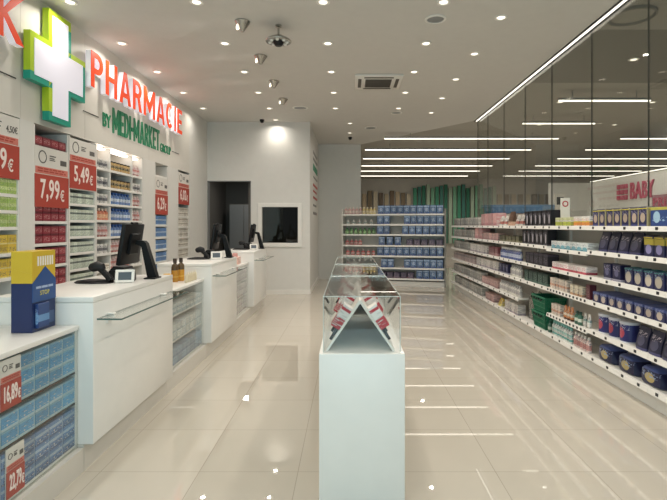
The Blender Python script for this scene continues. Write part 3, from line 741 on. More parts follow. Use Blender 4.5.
kind('brownpack', 'pouch', 0.2, 0.1, 0.22, pack('brown_pack_print', '4e3526', [(0.0, 0.3, 'b8937c')], ink='7a5a48'), 'brown_pouch', 'brown stand-up pouch', 'pouch')
kind('whitepouch', 'pouch', 0.13, 0.09, 0.16, pack('white_pouch_print', 'd8d4cb', [(0.2, 0.45, 'b9543f')], ink='8f8d88'), 'white_pouch', 'white and red pouch', 'pouch')
kind('yellowpack', 'pouch', 0.16, 0.1, 0.12, pack('yellow_pack_print', 'c9a92a', [(0.0, 0.3, 'd9c970')], ink='7a6a24'), 'yellow_pouch', 'small yellow pouch', 'pouch')

# ------------------------------------------------------------------ right-hand shelving
LV = [1.485, 1.24, 0.98, 0.735, 0.447, 0.18]
LN = ['top shelf', 'second shelf', 'third shelf', 'fourth shelf', 'fifth shelf', 'bottom shelf']
XF = 2.43
tag_me = None
def price_tag(parent, loc, mat='tag', size=(0.035, 0.026)):
    global tag_me
    if tag_me is None:
        bm = bmesh.new(); box(bm, (-0.004, -size[0]/2, -size[1]/2), (0.0, size[0]/2, size[1]/2), 0, 0.002)
        o = obj('price_tag', bm, mat, parent, loc); tag_me = o
    else:
        o = tag_me.copy(); COL.objects.link(o); o.parent = parent; o.location = loc
    return o
bay_desc = ['with navy milk cartons, nearest and cut by the right edge', 'with navy milk cartons and tins, second from the right edge',
            'with small white cartons and bottles, third from the right edge', 'with black cartons over the green baskets',
            'just past the green baskets', 'with the big pink cartons', 'with grey cartons, third from the far end', 'with grey cartons, second from the far end', 'with grey cartons, farthest from the camera']
yb = [2.9, 3.9, 4.9, 5.9, 6.9, 7.9, 8.9, 9.9, 10.9, 11.4]
tr = random.Random(3)
for k in range(9):
    y0, y1 = yb[k], yb[k+1]
    t = thing('wall_shelving', (XF, y0, 0), 0, 'white wall shelving bay %s' % bay_desc[k], 'shelving', 'shelving bays along the glass')
    L = y1-y0
    bx('back_panel', (0.30, 0.0, 0.14), (0.315, L, 1.50), 'backpanel', t)
    bx('plinth', (0.06, 0.001, 0.0), (0.315, L-0.001, 0.14), 'shelf', t)
    bx('upright', (0.27, -0.012, 0.14), (0.30, 0.012, 1.46), 'shelf', t)
    for i, z in enumerate(LV):
        if k == 3 and i == 4: continue
        dz = -0.02 if (k == 2 and i in (1, 4)) else 0.0
        bm = bmesh.new(); box(bm, (0.0, 0.002, z-0.022+dz), (0.299, L-0.002, z+dz))
        s = obj('shelf', bm, 'shelf', t)
        bm = bmesh.new(); prism(bm, [(-0.018, z-0.036+dz), (-0.001, z-0.036+dz), (-0.001, z+0.006+dz), (-0.008, z+0.006+dz)], 0.002, L-0.002, 'xz'); r = obj('price_rail', bm, 'white', s)
        n = 12 if (k == 2 and i in (3, 4)) else (4 if k < 5 else 3)
        if k < 7:
            for q in range(n): price_tag(s, (-0.0125, L*(q+0.5)/n + tr.uniform(-0.05, 0.05)*(0 if n > 4 else 1), z-0.014+dz))
def rowR(lv, ya, yb_, key, n, dx=0.02, stack=1, jit=0.006, desc=None):
    """n packs of one kind from the far end ya to the near end yb_ on shelf lv"""
    K = KIND[key]; z = LV[lv]
    if lv in (1, 4) and 4.9 <= min(ya, yb_) < 5.9: z -= 0.02
    step = abs(ya-yb_)/n
    for s in range(stack):
        pl = '%s by the glass' % LN[lv]
        if stack > 1: pl = '%s row, %s by the glass' % ('upper' if s else 'lower', LN[lv])
        for i in range(n):
            y = max(ya, yb_)-step*(i+0.5)
            item(key, (XF+dx+tr.uniform(0, jit*(2.5 if ya > 7.9 else 1)), y, z+0.0005+s*(K['h']+0.0008)), -PI/2+tr.uniform(-0.02, 0.02), pl, -y, 'left', desc)
# top
rowR(0, 3.93, 3.36, 'bluewide', 2); rowR(0, 4.86, 3.95, 'milk', 7); rowR(0, 5.27, 4.92, 'orangepack', 4); rowR(0, 5.74, 5.32, 'limepack', 4)
rowR(0, 5.74, 5.3, 'limepack', 4, dx=0.13, desc='rear lime carton')
rowR(0, 6.72, 5.85, 'blacktall', 6); rowR(0, 7.16, 6.82, 'whitepouch', 2); rowR(0, 7.5, 7.26, 'brownpack', 1); rowR(0, 7.92, 7.56, 'whitepouch', 2, desc='small white pouch')
rowR(0, 9.0, 8.0, 'pinkbig', 4); rowR(0, 11.3, 9.1, 'greybox', 11)
# second
rowR(1, 4.02, 3.46, 'milkgold', 4); rowR(1, 4.78, 4.08, 'navypouch', 4); rowR(1, 5.85, 4.95, 'whiteteal', 7); rowR(1, 6.82, 5.95, 'blacktall', 6)
rowR(1, 7.88, 6.95, 'olive', 6); rowR(1, 8.85, 7.95, 'pinklow', 5); rowR(1, 9.4, 8.92, 'pinkbig', 2, desc='dusty pink carton'); rowR(1, 11.3, 9.5, 'greybox', 9)
# third
rowR(2, 4.3, 3.46, 'tealtop', 6); rowR(2, 4.66, 4.34, 'navybox', 2); rowR(2, 5.82, 4.98, 'whitered', 8); rowR(2, 6.7, 5.95, 'blackbox', 5)
rowR(2, 7.85, 6.95, 'bottleblue', 9); rowR(2, 8.5, 7.95, 'darkred', 3); rowR(2, 9.8, 8.6, 'whitebox', 8); rowR(2, 11.3, 9.9, 'greybox', 7)
# fourth
rowR(3, 4.86, 3.46, 'tray', 10); rowR(3, 5.0, 4.91, 'maroon', 1); rowR(3, 5.36, 5.06, 'cream', 3); rowR(3, 5.88, 5.42, 'peach', 6)
rowR(3, 6.75, 5.95, 'darkgreen', 5); rowR(3, 7.35, 6.92, 'bottlewhite', 5); rowR(3, 7.88, 7.42, 'navybox', 3, desc='navy carton'); rowR(3, 9.3, 7.95, 'whitebox', 9); rowR(3, 11.3, 9.4, 'pinkgrey', 11)
# fifth
rowR(4, 4.16, 3.46, 'navypouch', 4); rowR(4, 4.82, 4.26, 'navytin', 3); rowR(4, 5.1, 4.93, 'tubew', 2); rowR(4, 5.28, 5.12, 'bottlegreen', 2); rowR(4, 5.55, 5.32, 'tubeo', 3)
rowR(4, 5.85, 5.6, 'peach', 3); rowR(4, 7.88, 6.95, 'bottlewhite', 10); rowR(4, 8.9, 7.95, 'pinklow', 6); rowR(4, 11.3, 9.0, 'greybox', 12)
# bottom
rowR(5, 4.84, 3.44, 'navybag', 4, dx=0.03); rowR(5, 5.3, 4.95, 'bottlepink', 5); rowR(5, 5.84, 5.34, 'bottleteal', 8); rowR(5, 7.6, 7.0, 'whitebox', 4); rowR(5, 8.0, 7.8, 'yellowpack', 1)
rowR(5, 8.7, 8.2, 'pinklow', 3); rowR(5, 11.2, 8.9, 'greybox', 11)

# green shopping baskets and patterned bag on the bottom shelf
def basket(loc, lab):
    t = thing('shopping_basket', loc, -PI/2, lab, 'basket', 'green shopping baskets')
    g = plain('basket_green', '1f6b4e', 0.35) if 'basket_green' not in bpy.data.materials else bpy.data.materials['basket_green']
    bm = bmesh.new()
    def wall(p0, p1, q0, q1, t_=0.004):
        # slatted wall: rails and uprights from bottom edge p to top edge q
        p0, p1, q0, q1 = map(Vector, (p0, p1, q0, q1))
        n = 9
        for k in range(n+1):
            f = k/n; tube(bm, [p0.lerp(p1, f), q0.lerp(q1, f)], 0.007, 6)
        for f in (0.0, 0.33, 0.66): tube(bm, [p0.lerp(q0, f), p1.lerp(q1, f)], 0.008, 6)
    b = [(-0.18, 0.02, 0.008), (0.18, 0.02, 0.008), (0.18, 0.24, 0.008), (-0.18, 0.24, 0.008)]; u = [(-0.22, 0.0, 0.19), (0.22, 0.0, 0.19), (0.22, 0.26, 0.19), (-0.22, 0.26, 0.19)]
    for k in range(4): wall(b[k], b[(k+1) % 4], u[k], u[(k+1) % 4])
    box(bm, (-0.18, 0.02, 0.0), (0.18, 0.24, 0.01))
    # solid inner skin behind the slats
    for k in range(4):
        i0, i1 = Vector(b[k]), Vector(b[(k+1) % 4]); j0, j1 = Vector(u[k]), Vector(u[(k+1) % 4])
        vs = [bm.verts.new(v) for v in (i0, i1, j1, j0)]; bm.faces.new(vs)
    obj('body', bm, g, t)
    bm = bmesh.new()
    for k in range(4): tube(bm, [u[k], u[(k+1) % 4]], 0.014, 8)
    obj('rim', bm, g, t)
    for s in (-1, 1):
        bm = bmesh.new(); tube(bm, [(s*0.02, 0.0, 0.20), (s*0.03, -0.015, 0.16), (s*0.12, -0.015, 0.16), (s*0.13, 0.0, 0.20)], 0.008, 6); obj('handle', bm, 'dark', t)
    return t
basket((2.445, 6.22, LV[5]), 'lower green plastic shopping basket of the stack on the bottom shelf')
basket((2.445, 6.22, LV[5]+0.205), 'upper green plastic shopping basket of the stack on the bottom shelf')
rowR(5, 5.98, 5.9, 'bottlegreen', 1)
pb = thing('patterned_bag', (2.6, 6.68, LV[5]), -PI/2, 'dark bag with pale leaf pattern beside the green baskets', 'bag')
bm = bmesh.new(); vs = box(bm, (-0.14, -0.06, 0), (0.14, 0.06, 0.31), 0, 0.012, 2); obj('body', bm, pack('leaf_pattern', '3a3d3c', ink='a09a8e', ink_zone=(0, 1), ink_scale=12, thr=0.5), pb)
for s in (-1, 1):
    bm = bmesh.new(); tube(bm, [(-0.06, s*0.05, 0.30), (-0.055, s*0.05, 0.36), (-0.03, s*0.05, 0.39), (0.03, s*0.05, 0.39), (0.055, s*0.05, 0.36), (0.06, s*0.05, 0.30)], 0.006, 6); obj('handle', bm, 'dark', pb)
# small notice standing on the top shelf
ns = thing('shelf_notice', (2.6, 5.795, LV[0]), 0, 'small white notice with a red ring standing on the top shelf', 'notice')
bx('card', (-0.055, 0, 0.0), (0.055, 0.006, 0.34), 'ivory', ns)
bm = bmesh.new(); T = Matrix.Translation((0, -0.001, 0.27)) @ Matrix.Rotation(PI/2, 4, 'X'); ring_lathe(bm, [(0.025, 0), (0.025, 0.003), (0.036, 0.003), (0.036, 0)], 20, mat=T); obj('ring', bm, 'red', ns)

# ------------------------------------------------------------------ back gondola
GA = math.radians(-13.5); GO = Vector((-0.17, 12.15, 0)); GL = 2.55
gu = Vector((math.cos(GA), math.sin(GA), 0)); gn = Vector((-math.sin(GA), math.cos(GA), 0))
GZ = [1.77, 1.52, 1.27, 1.0, 0.745, 0.45, 0.19]
g = thing('display_gondola', GO, GA, 'white back shelving gondola full of blue packs, standing across the aisle end', 'shelving')
bx('back_panel', (0.02, 0.30, 0.1), (GL-0.02, 0.32, 1.85), 'backpanel', g)
bx('end_panel', (GL-0.02, -0.02, 0.0), (GL+0.01, 0.34, 1.9), plain('end_panel_grey', '8b8881'), g)
bx('end_panel', (-0.01, -0.02, 0.0), (0.015, 0.34, 1.9), 'shelf', g)
bx('plinth', (0.02, 0.04, 0), (GL-0.02, 0.32, 0.12), 'shelf', g)
for z in GZ:
    bm = bmesh.new(); box(bm, (0.02, 0.0, z-0.025), (GL-0.02, 0.299, z)); s = obj('shelf', bm, 'shelf', g)
    bm = bmesh.new(); prism(bm, [(-0.016, z-0.035), (-0.001, z-0.035), (-0.001, z+0.006), (-0.007, z+0.006)], 0.02, GL-0.02, 'yz')
    for v in bm.verts: v.co = Vector((v.co.x, v.co.y, v.co.z))
    for v in bm.verts: v.co = Vector((v.co.x, v.co.y, v.co.z))
    obj('price_rail', bm, 'white', s)
bb = 'cad3de'
kind('bluepack', 'carton', 0.148, 0.16, 0.212, pack('blue_pack_print', '52739f', [(0.0, 0.2, '2f4f8c'), (0.8, 0.93, '9fb6d4')], blob=(0.5, 0.5, 0.28, 0.2, 'a8bdd8'), ink='26406f', ink_zone=(0.2, 0.8)), 'blue_pack', 'blue and white pack', 'pack')
kind('navyp', 'carton', 0.15, 0.16, 0.15, pack('navy_pack_print', '4c4358', [(0.0, 0.3, '6b5a6a')], ink='a596a0'), 'dark_pack', 'dull purple pack', 'pack')
kind('yel', 'bottle', 0.085, 0.085, 0.18, [pack('yellow_bottle_print', 'd8c27a', [(0.2, 0.5, 'e8ddc0')], ink='a08040'), plain('yel_cap', 'dfd5bf')], 'bottle', 'yellow and cream bottle', 'bottle')
kind('pinkb', 'bottle', 0.085, 0.085, 0.18, [pack('rose_bottle_print', 'd2a8a0', [(0.2, 0.5, 'e4d6cc')], ink='a06a64'), plain('rose_cap', 'e0d6cf')], 'bottle', 'rose and white bottle', 'bottle')
kind('grn', 'bottle', 0.09, 0.09, 0.15, [pack('green_can_print', '5d9a52', [(0.2, 0.5, '9fc487')], ink='2f5a38'), plain('grn_cap', '3f7a4a')], 'bottle', 'green bottle', 'bottle')
kind('redb', 'bottle', 0.10, 0.10, 0.14, [pack('red_bottle_print', 'b23a38', [(0.2, 0.5, 'd9b6ae')], ink='7a2020'), plain('red_cap', 'c8b8b0')], 'bottle', 'red and white bottle', 'bottle')
kind('wht', 'bottle', 0.09, 0.09, 0.12, [pack('white_b_print', 'd8d4cc', [(0.2, 0.5, '9fb0a6')], ink='7a7f7c'), plain('wht_cap', 'c9c5bd')], 'bottle', 'small white bottle', 'bottle')
def rowG(lv, a, b, key, n, desc=None):
    step = (b-a)/n
    for i in range(n):
        s = a+step*(i+0.5); p = GO + gu*s + gn*0.03; item(key, (p.x, p.y, GZ[lv]+0.0005), GA, '%s of the back gondola' % LN_G[lv], s, 'left', desc)
LN_G = ['top shelf', 'second shelf', 'third shelf', 'fourth shelf', 'fifth shelf', 'sixth shelf', 'bottom shelf']
rowG(0, 0.04, 0.5, 'pinkb', 5); rowG(0, 0.5, 0.86, 'yel', 4); rowG(0, 0.9, 2.5, 'bluepack', 10)
rowG(1, 0.06, 0.8, 'wht', 5); rowG(1, 0.88, 1.2, 'bluepack', 2, 'blue pack left of the gap'); rowG(1, 1.55, 2.5, 'bluepack', 6)
rowG(2, 0.05, 0.85, 'grn', 7); rowG(2, 0.88, 1.2, 'bluepack', 2, 'blue pack left of the gap'); rowG(2, 1.5, 2.5, 'bluepack', 6)
rowG(3, 0.06, 0.5, 'redb', 4); rowG(3, 0.9, 1.5, 'bluepack', 3); rowG(3, 1.6, 2.5, 'navyp', 5)
rowG(4, 0.06, 0.85, 'redb', 6); rowG(4, 0.88, 2.5, 'bluepack', 10)
rowG(5, 0.05, 0.7, 'wht', 6); rowG(5, 0.98, 1.3, 'bluepack', 2, 'blue pack left of the gap'); rowG(5, 1.55, 2.5, 'bluepack', 6)
rowG(6, 0.05, 0.45, 'pinkb', 4); rowG(6, 0.45, 0.86, 'yel', 4); rowG(6, 0.95, 1.8, 'navyp', 5, 'low purple pack'); rowG(6, 1.85, 2.5, 'bluepack', 4)

# ------------------------------------------------------------------ left wall shelving
def bayL(y0, y1, levels, label, pitch_top=2.49, lit=False, dividers=()):
    t = thing('wall_shelving', (XL, y0, 0), 0, label, 'shelving', 'shelving bays behind the counters')
    L = y1-y0
    bx('back_panel', (-0.368, 0.0, 0.0), (-0.355, L, pitch_top), 'shelf', t)
    bx('side_panel', (-0.355, 0.001, 0.0), (-0.002, 0.02, pitch_top), 'shelf', t); bx('side_panel', (-0.355, L-0.02, 0.0), (-0.002, L-0.001, pitch_top), 'shelf', t)
    for d in dividers: bx('divider', (-0.355, d-y0-0.01, 0.0), (-0.01, d-y0+0.01, pitch_top), 'shelf', t)
    edges = [y0]+list(dividers)+[y1]
    for z in levels:
        bm = bmesh.new()
        box(bm, (-0.354, 0.021, z-0.018), (-0.012, L-0.021, z)); s = obj('shelf', bm, 'shelf', t)
        bx('price_rail', (-0.012, 0.021, z-0.026), (-0.006, L-0.021, z+0.004), 'white', s)
    if lit:
        for a, b in zip(edges[:-1], edges[1:]):
            bx('light_strip', (-0.12, a-y0+0.06, pitch_top-0.03), (-0.05, b-y0-0.06, pitch_top-0.015), 'shelf_led', t)
            for z in levels[:-1]:
                pass
    return t
def rowL(y0, y1, z, key, n, place, stack=1, side='left', dx=-0.015, desc=None):
    K = KIND[key]; step = (y1-y0)/n
    for s in range(stack):
        pl = place if stack == 1 else ('%s row, %s' % (['bottom', 'upper'][s], place))
        for i in range(n):
            y = y0+step*(i+0.5); item(key, (XL+dx, y, z+0.0005+s*(K['h']+0.0006)), PI/2, pl, y if side == 'left' else -y, side, desc)
kind('greenbox', 'carton', 0.115, 0.10, 0.068, pack('green_box_print', 'a5c25c', [(0.55, 1.1, 'c9d88e')], ink='5f8a3a', ink_zone=(0.1, 0.9)), 'green_box', 'lime green box', 'box')
kind('yellowbox', 'carton', 0.115, 0.10, 0.085, pack('yellow_box_print', 'd9b92a', [(0.0, 0.15, 'e6d890')], ink='3a3550', ink_zone=(0.3, 0.7)), 'yellow_box', 'yellow box', 'box')
kind('crimson', 'carton', 0.125, 0.10, 0.09, pack('crimson_print', '8e2230', [(0.0, 0.12, '6b1a26'), (0.86, 1.1, '6f1c28')], ink='c99a98', ink_zone=(0.3, 0.75), ink_scale=6), 'red_box', 'dark red box', 'box')
kind('mint', 'carton', 0.082, 0.10, 0.12, pack('mint_print', 'cfd8c6', [(0.55, 0.72, '5c6a62'), (0.0, 0.1, '9fb0a0')], ink='7a8a80', ink_zone=(0.15, 0.5)), 'mint_box', 'pale mint box', 'box')
kind('jar', 'tin', 0.085, 0.085, 0.12, [pack('jar_print', 'd5d2cc', [(0.3, 0.6, '6f6e72')], ink='54545a'), plain('jar_lid', 'e0ddd6')], 'jar', 'grey and white jar', 'jar')
kind('tubgold', 'tin', 0.095, 0.095, 0.125, [pack('gold_tub_print', 'b08a3e', [(0.3, 0.6, '2a2620')], ink='d9c08a'), plain('black_lid', '29262a')], 'tub', 'gold and black tub', 'tub')
kind('bluebot', 'bottle', 0.075, 0.075, 0.16, [pack('blue_lotion_print', '4472ae', [(0.25, 0.5, 'd0d8e0')], ink='2d4f88'), plain('blue_cap', '2d5596')], 'bottle', 'blue lotion bottle', 'bottle')
kind('orangebot', 'bottle', 0.07, 0.07, 0.15, [pack('orange_bottle_print', 'cc6a3a', [(0.2, 0.5, 'e0b48a')], ink='8a3a1c'), plain('orange_cap', 'd9c9b8')], 'bottle', 'orange bottle', 'bottle')
kind('tubepink', 'tube', 0.07, 0.07, 0.16, [pack('pink_tube_print', 'e0cfca', [(0.4, 0.6, 'c8847c')], ink='a85a58'), plain('pink_tube_cap', 'c98a84')], 'cosmetic_tube', 'pink and white tube', 'tube')
kind('bluestk', 'carton', 0.12, 0.10, 0.075, pack('blue_stack_print', '4a7fb8', [(0.0, 0.2, 'c3d2e0')], ink='244f8c', ink_zone=(0.3, 0.8)), 'blue_box', 'blue box', 'box')
kind('whitestk', 'carton', 0.105, 0.10, 0.08, pack('white_stack_print', 'ded9cd', [(0.55, 0.75, '9c8f7c')], ink='857a6c', ink_zone=(0.15, 0.5)), 'white_box', 'white and tan box', 'box')
ln = lambda i: ORD[i+1]+' shelf from the top'
# bay A (cut by the left edge)
zA = [1.93, 1.78, 1.63, 1.48, 1.24, 1.02, 0.8]
bayL(3.7, 4.51, [2.1]+zA[1:], 'wall shelving bay with green and yellow boxes, cut by the left edge')
for i, z in enumerate((1.78, 1.63, 1.48)): rowL(4.13, 4.49, z, 'greenbox', 3, ['first', 'second', 'third'][i]+' green tier, left edge bay', 2, 'right')
for i, z in enumerate((1.24, 1.02)): rowL(4.13, 4.49, z, 'yellowbox', 3, ['first', 'second'][i]+' yellow tier, left edge bay', 2, 'right')
# bay B
zB = [2.21, 1.76, 1.536, 1.31, 1.085, 0.86, 0.63]
bayL(4.71, 5.295, zB, 'wall shelving bay with dark red boxes under the 7,99€ placard')
for i, z in enumerate(zB):
    if i == 1: continue
    rowL(4.74, 5.27, z, 'crimson', 4, ('above' if i == 0 else ORD[i-1]+' tier below')+' the 7,99€ placard', 2)
# bay C
zC = [1.925, 1.74, 1.555, 1.37, 1.185, 1.0, 0.815]
bayL(5.305, 5.865, zC, 'wall shelving bay with pale mint boxes under the 5,49€ placard')
for i, z in enumerate(zC[1:]): rowL(5.33, 5.84, z, 'mint', 6, ORD[i+1]+' tier below the 5,49€ placard')
# bay D, lit
zD = [2.21, 1.98, 1.77, 1.56, 1.35, 1.14, 0.93]
bayL(5.875, 7.195, zD, 'brightly lit wall shelving bay with tubs and bottles in the middle of the wall', lit=True, dividers=(6.24, 6.87))
nm = lambda i, c: '%s shelf of the lit bay, %s column' % (ORD[i+1], c)
for i, key in enumerate(('jar', 'jar', 'jar', 'orangebot', 'tubepink', 'jar', 'whitestk')): rowL(5.90, 6.22, zD[i], key, 3 if key in ('jar', 'whitestk') else 4, nm(i, 'left'))
for i, key in enumerate(('tubgold', 'tubgold', 'bluebot', 'bluebot', 'bluebot', 'tubepink', 'tubepink')): rowL(6.26, 6.85, zD[i], key, 6 if key == 'tubgold' else 7, nm(i, 'middle'))
for i, key in enumerate(('tubepink', 'jar', 'tubepink', 'tubepink', 'bluebot', 'tubepink', 'jar')): rowL(6.89, 7.17, zD[i], key, 3, nm(i, 'right'))
# bay E, F
zE = [1.93, 1.7, 1.5, 1.3, 1.1, 0.9, 0.7]
bayL(7.66, 8.19, [2.3]+zE[2:], 'narrow wall shelving bay with blue boxes between two pillars')
for i, z in enumerate(zE[2:]): rowL(7.69, 8.16, z, 'bluestk', 4, ORD[i+1]+' tier of the narrow pillar bay', 2)
zF = [1.85, 1.66, 1.47, 1.28, 1.09, 0.9, 0.71]
bayL(8.69, 9.29, [2.35]+zF[1:], 'farthest wall shelving bay with white and tan boxes by the plain wall')
for i, z in enumerate(zF[1:]): rowL(8.72, 9.26, z, 'whitestk', 5, ORD[i+1]+' tier of the farthest bay', 2)

# promotional placards
def placard(x, y0, y1, z0, z1, price, label, unit=None):
    t = thing('price_placard', (x, y0, z0), 0, label, 'placard', 'red price placards')
    w, h = y1-y0, z1-z0
    bx('card', (0, 0, 0), (0.006, w, h), 'promo_white', t)
    bx('red_panel', (0.006, 0.0, 0.0), (0.009, w, h*0.54), 'promo_red', t)
    bx('pale_band', (0.006, 0.02*w, h*0.555), (0.009, 0.97*w, h*0.665), 'promo_pale', t)
    bm = bmesh.new(); rr = random.Random(int(y0*100))
    for zz in (0.585, 0.625):
        y = 0.08*w
        while y < 0.85*w:
            L = rr.uniform(0.06, 0.14)*w; box(bm, (0.009, y, zz*h), (0.0105, min(y+L, 0.9*w), (zz+0.022)*h)); y += L+0.03*w
    obj('small_print', bm, 'promo_red', t)
    bm = bmesh.new(); T = Matrix.Translation((0.006, w*0.22, h*0.83)) @ Matrix.Rotation(PI/2, 4, 'Y')
    ring_lathe(bm, [(w*0.095, 0), (w*0.095, 0.002), (w*0.115, 0.002), (w*0.115, 0)], 20, mat=T); obj('round_emblem', bm, 'promo_ink', t)
    bm = bmesh.new()
    for q, (a, b, c) in enumerate(((0.42, 0.60, 0.86), (0.42, 0.56, 0.82), (0.42, 0.58, 0.79))): box(bm, (0.006, a*w, c*h), (0.008, b*w, (c+0.018)*h))
    obj('small_print', bm, 'promo_ink', t)
    if unit: lettering('unit_price', unit, '+x', (0.006, 0.70*w, 0.72*h), 0.26*w, 0.13*h, 0.002, ['promo_ink', 'promo_ink'], t, 0.012)
    else: bx('unit_price', (0.006, 0.74*w, 0.74*h), (0.008, 0.93*w, 0.83*h), 'promo_ink', t)
    nw = 0.55 if len(price) < 6 else 0.64
    lettering('price', price[:-1], '+x', (0.009, w*0.15, h*0.09), w*nw, h*0.38, 0.003, ['promo_text', 'promo_text'], t, 0.018, 1.08)
    lettering('price_currency', '€', '+x', (0.009, w*(0.15+nw+0.03), h*0.11), w*0.12, h*0.21, 0.003, ['promo_text', 'promo_text'], t, 0.012)
    return t
XP = XL-0.0058
placard(XP, 3.93, 4.50, 1.92, 2.49, '4,59€', 'red price placard ending in 9€ cut by the left edge', '4,50€')
placard(XP, 4.72, 5.29, 1.68, 2.29, '7,99€', 'red 7,99€ price placard over the dark red boxes')
placard(XP, 5.31, 5.87, 1.91, 2.47, '5,49€', 'red 5,49€ price placard beside the brightly lit bay')
placard(XP, 7.66, 8.19, 1.67, 2.27, '6,29€', 'red price placard in the narrow bay between two pillars')
placard(XP, 8.70, 9.28, 1.88, 2.46, '6,02€', 'red price placard farthest back in the last bay')

# ------------------------------------------------------------------ counters and glass cabinets
CX0, CX1 = -2.18, -1.56
LX = -1.644
cnames = ['nearest white counter', 'middle white counter', 'farthest white counter']
CY = [(2.94, 4.27), (5.47, 6.70), (7.90, 9.08)]
for i, (y0, y1) in enumerate(CY):
    t = thing('service_counter', ((CX0+CX1)/2, (y0+y1)/2, 0), 0, '%s with a glass ledge, carrying a black monitor' % cnames[i], 'counter', 'white service counters')
    hx, hy = (CX1-CX0)/2, (y1-y0)/2
    bm = bmesh.new(); box(bm, (-hx, -hy, 0.16), (hx, hy, 1.025), 0, 0.006, 2); obj('body', bm, 'counter', t)
    bm = bmesh.new(); box(bm, (-hx, -hy, 1.0255), (hx, hy, 1.06), 0, 0.004, 2); obj('countertop', bm, 'counter', t)
    bm = bmesh.new(); box(bm, (-hx+0.03, -hy+0.0, 0.0), (hx-0.055, hy, 0.16)); obj('plinth', bm, 'kick', t)
    led = thing('ledge', (0, 0, 0)); bpy.data.objects.remove(led)
    bm = bmesh.new(); box(bm, (hx+0.001, -hy+0.04, 0.912), (hx+0.155, hy-0.06, 0.922), 0)
    bm.normal_update()
    for f in bm.faces: f.material_index = 0 if abs(f.normal.z) > 0.7 else 1
    L = obj('glass_ledge', bm, ['glass', 'glass_edge'], t)
    for yy in (-hy+0.16, hy-0.3):
        bm = bmesh.new(); box(bm, (hx, yy, 0.87), (hx+0.012, yy+0.03, 0.911)); box(bm, (hx, yy, 0.923), (hx+0.05, yy+0.03, 0.935), 0, 0.003); box(bm, (hx, yy, 0.898), (hx+0.06, yy+0.03, 0.911), 0, 0.003); obj('ledge_bracket', bm, 'white', L)
CAB = [(1.7, 2.935), (4.275, 5.465), (6.705, 7.895)]
cabn = ['nearest low glass-fronted cabinet, filled with light blue boxes', 'low glass-fronted cabinet with white boxes between the first two counters', 'low glass-fronted cabinet between the middle and farthest counters']
CSH = [(0.165, 0.425, 0.61), (0.165, 0.40, 0.64), (0.165, 0.40, 0.64)]
for i, (y0, y1) in enumerate(CAB):
    t = thing('display_cabinet', (LX-0.25, (y0+y1)/2, 0), 0, cabn[i], 'cabinet', 'low glass display cabinets')
    hy = (y1-y0)/2
    bm = bmesh.new(); box(bm, (-0.286, -hy, 0.862), (0.25, hy, 0.89), 0, 0.004, 2); obj('top', bm, 'counter', t)
    bm = bmesh.new(); box(bm, (-0.27, -hy, 0.0), (0.279, hy, 0.145)); obj('plinth', bm, 'kick', t)
    bx('back_panel', (-0.285, -hy, 0.145), (-0.27, hy, 0.862), 'white', t)
    for s in (-1, 1): bx('side_panel', (-0.27, min(s*hy, s*(hy-0.016)), 0.145), (0.236, max(s*hy, s*(hy-0.006)), 0.862), 'white', t)
    for z in CSH[i]: bx('shelf', (-0.27, -hy+0.007, z-0.012), (0.234, hy-0.007, z), 'white' if z < 0.2 else 'dark' if i == 0 else 'shelf', t)
    bx('glass_front', (0.237, -hy+0.002, 0.146), (0.245, hy-0.002, 0.861), 'glass', t)
# boxes inside the cabinets
kind('skybox', 'carton', 0.12, 0.10, 0.076, pack('sky_box_print', '3f95c6', [(0.0, 0.2, 'a4c6d2'), (0.88, 1.1, '7fb0c6')], [(0.92, 1.1, 'a4c6d2')], ink='3f7fa6', ink_zone=(0.6, 0.85), ink_scale=5), 'blue_box', 'light blue box', 'box')
kind('slatebox', 'carton', 0.12, 0.10, 0.076, pack('slate_box_print', '557fb0', [(0.0, 0.16, '3c5c86'), (0.55, 0.75, '9bb3ca')], [(0.93, 1.1, '8aa5c2')], ink='34507c', ink_zone=(0.2, 0.5), ink_scale=5), 'blue_box', 'slate blue box', 'box')
kind('whitegrid', 'carton', 0.115, 0.10, 0.075, pack('white_grid_print', 'dcdeda', [(0.0, 0.2, '9fb3b8')], [(0.6, 0.8, 'b4c2c4')], ink='7a8c92', ink_zone=(0.3, 0.8), ink_scale=6), 'white_box', 'white and grey box', 'box')
kind('whitetall', 'carton', 0.115, 0.10, 0.105, pack('white_tall_print', 'dcdeda', [(0.0, 0.3, '9fb3b8'), (0.6, 0.7, '8fa2aa')], [(0.6, 0.8, 'b4c2c4')], ink='7a8c92', ink_zone=(0.3, 0.8), ink_scale=6), 'white_box', 'tall white and grey box', 'box')
kind('bluegrid', 'carton', 0.115, 0.10, 0.075, pack('blue_grid_print', '8fa7bd', [(0.0, 0.25, '637f9c')], ink='4d6a8a', ink_zone=(0.3, 0.8)), 'blue_box', 'greyish blue box', 'box')
kind('mauvebox', 'carton', 0.115, 0.10, 0.095, pack('mauve_print', 'cfc6c4', [(0.0, 0.3, 'a99aa0')], ink='8d7f88'), 'mauve_box', 'pale mauve box', 'box')
def rowC(z, y0, y1, key, n, rows, tier, where, side):
    K = KIND[key]; step = (y1-y0)/n
    for r in range(rows):
        pl = '%s row, %s, %s' % (['bottom', 'second', 'third'][r], tier, where)
        for i in range(n):
            y = y0+step*(i+0.5); item(key, (LX-0.018, y, z+0.0005+r*(K['h']+0.0006)), PI/2, pl, y if side == 'left' else -y, side)
rowC(0.61, 2.18, 2.926, 'skybox', 6, 3, 'top tier', 'nearest cabinet', 'right')
rowC(0.425, 2.18, 2.926, 'skybox', 6, 2, 'middle tier', 'nearest cabinet', 'right')
rowC(0.165, 2.18, 2.926, 'slatebox', 6, 3, 'low tier', 'nearest cabinet', 'right')
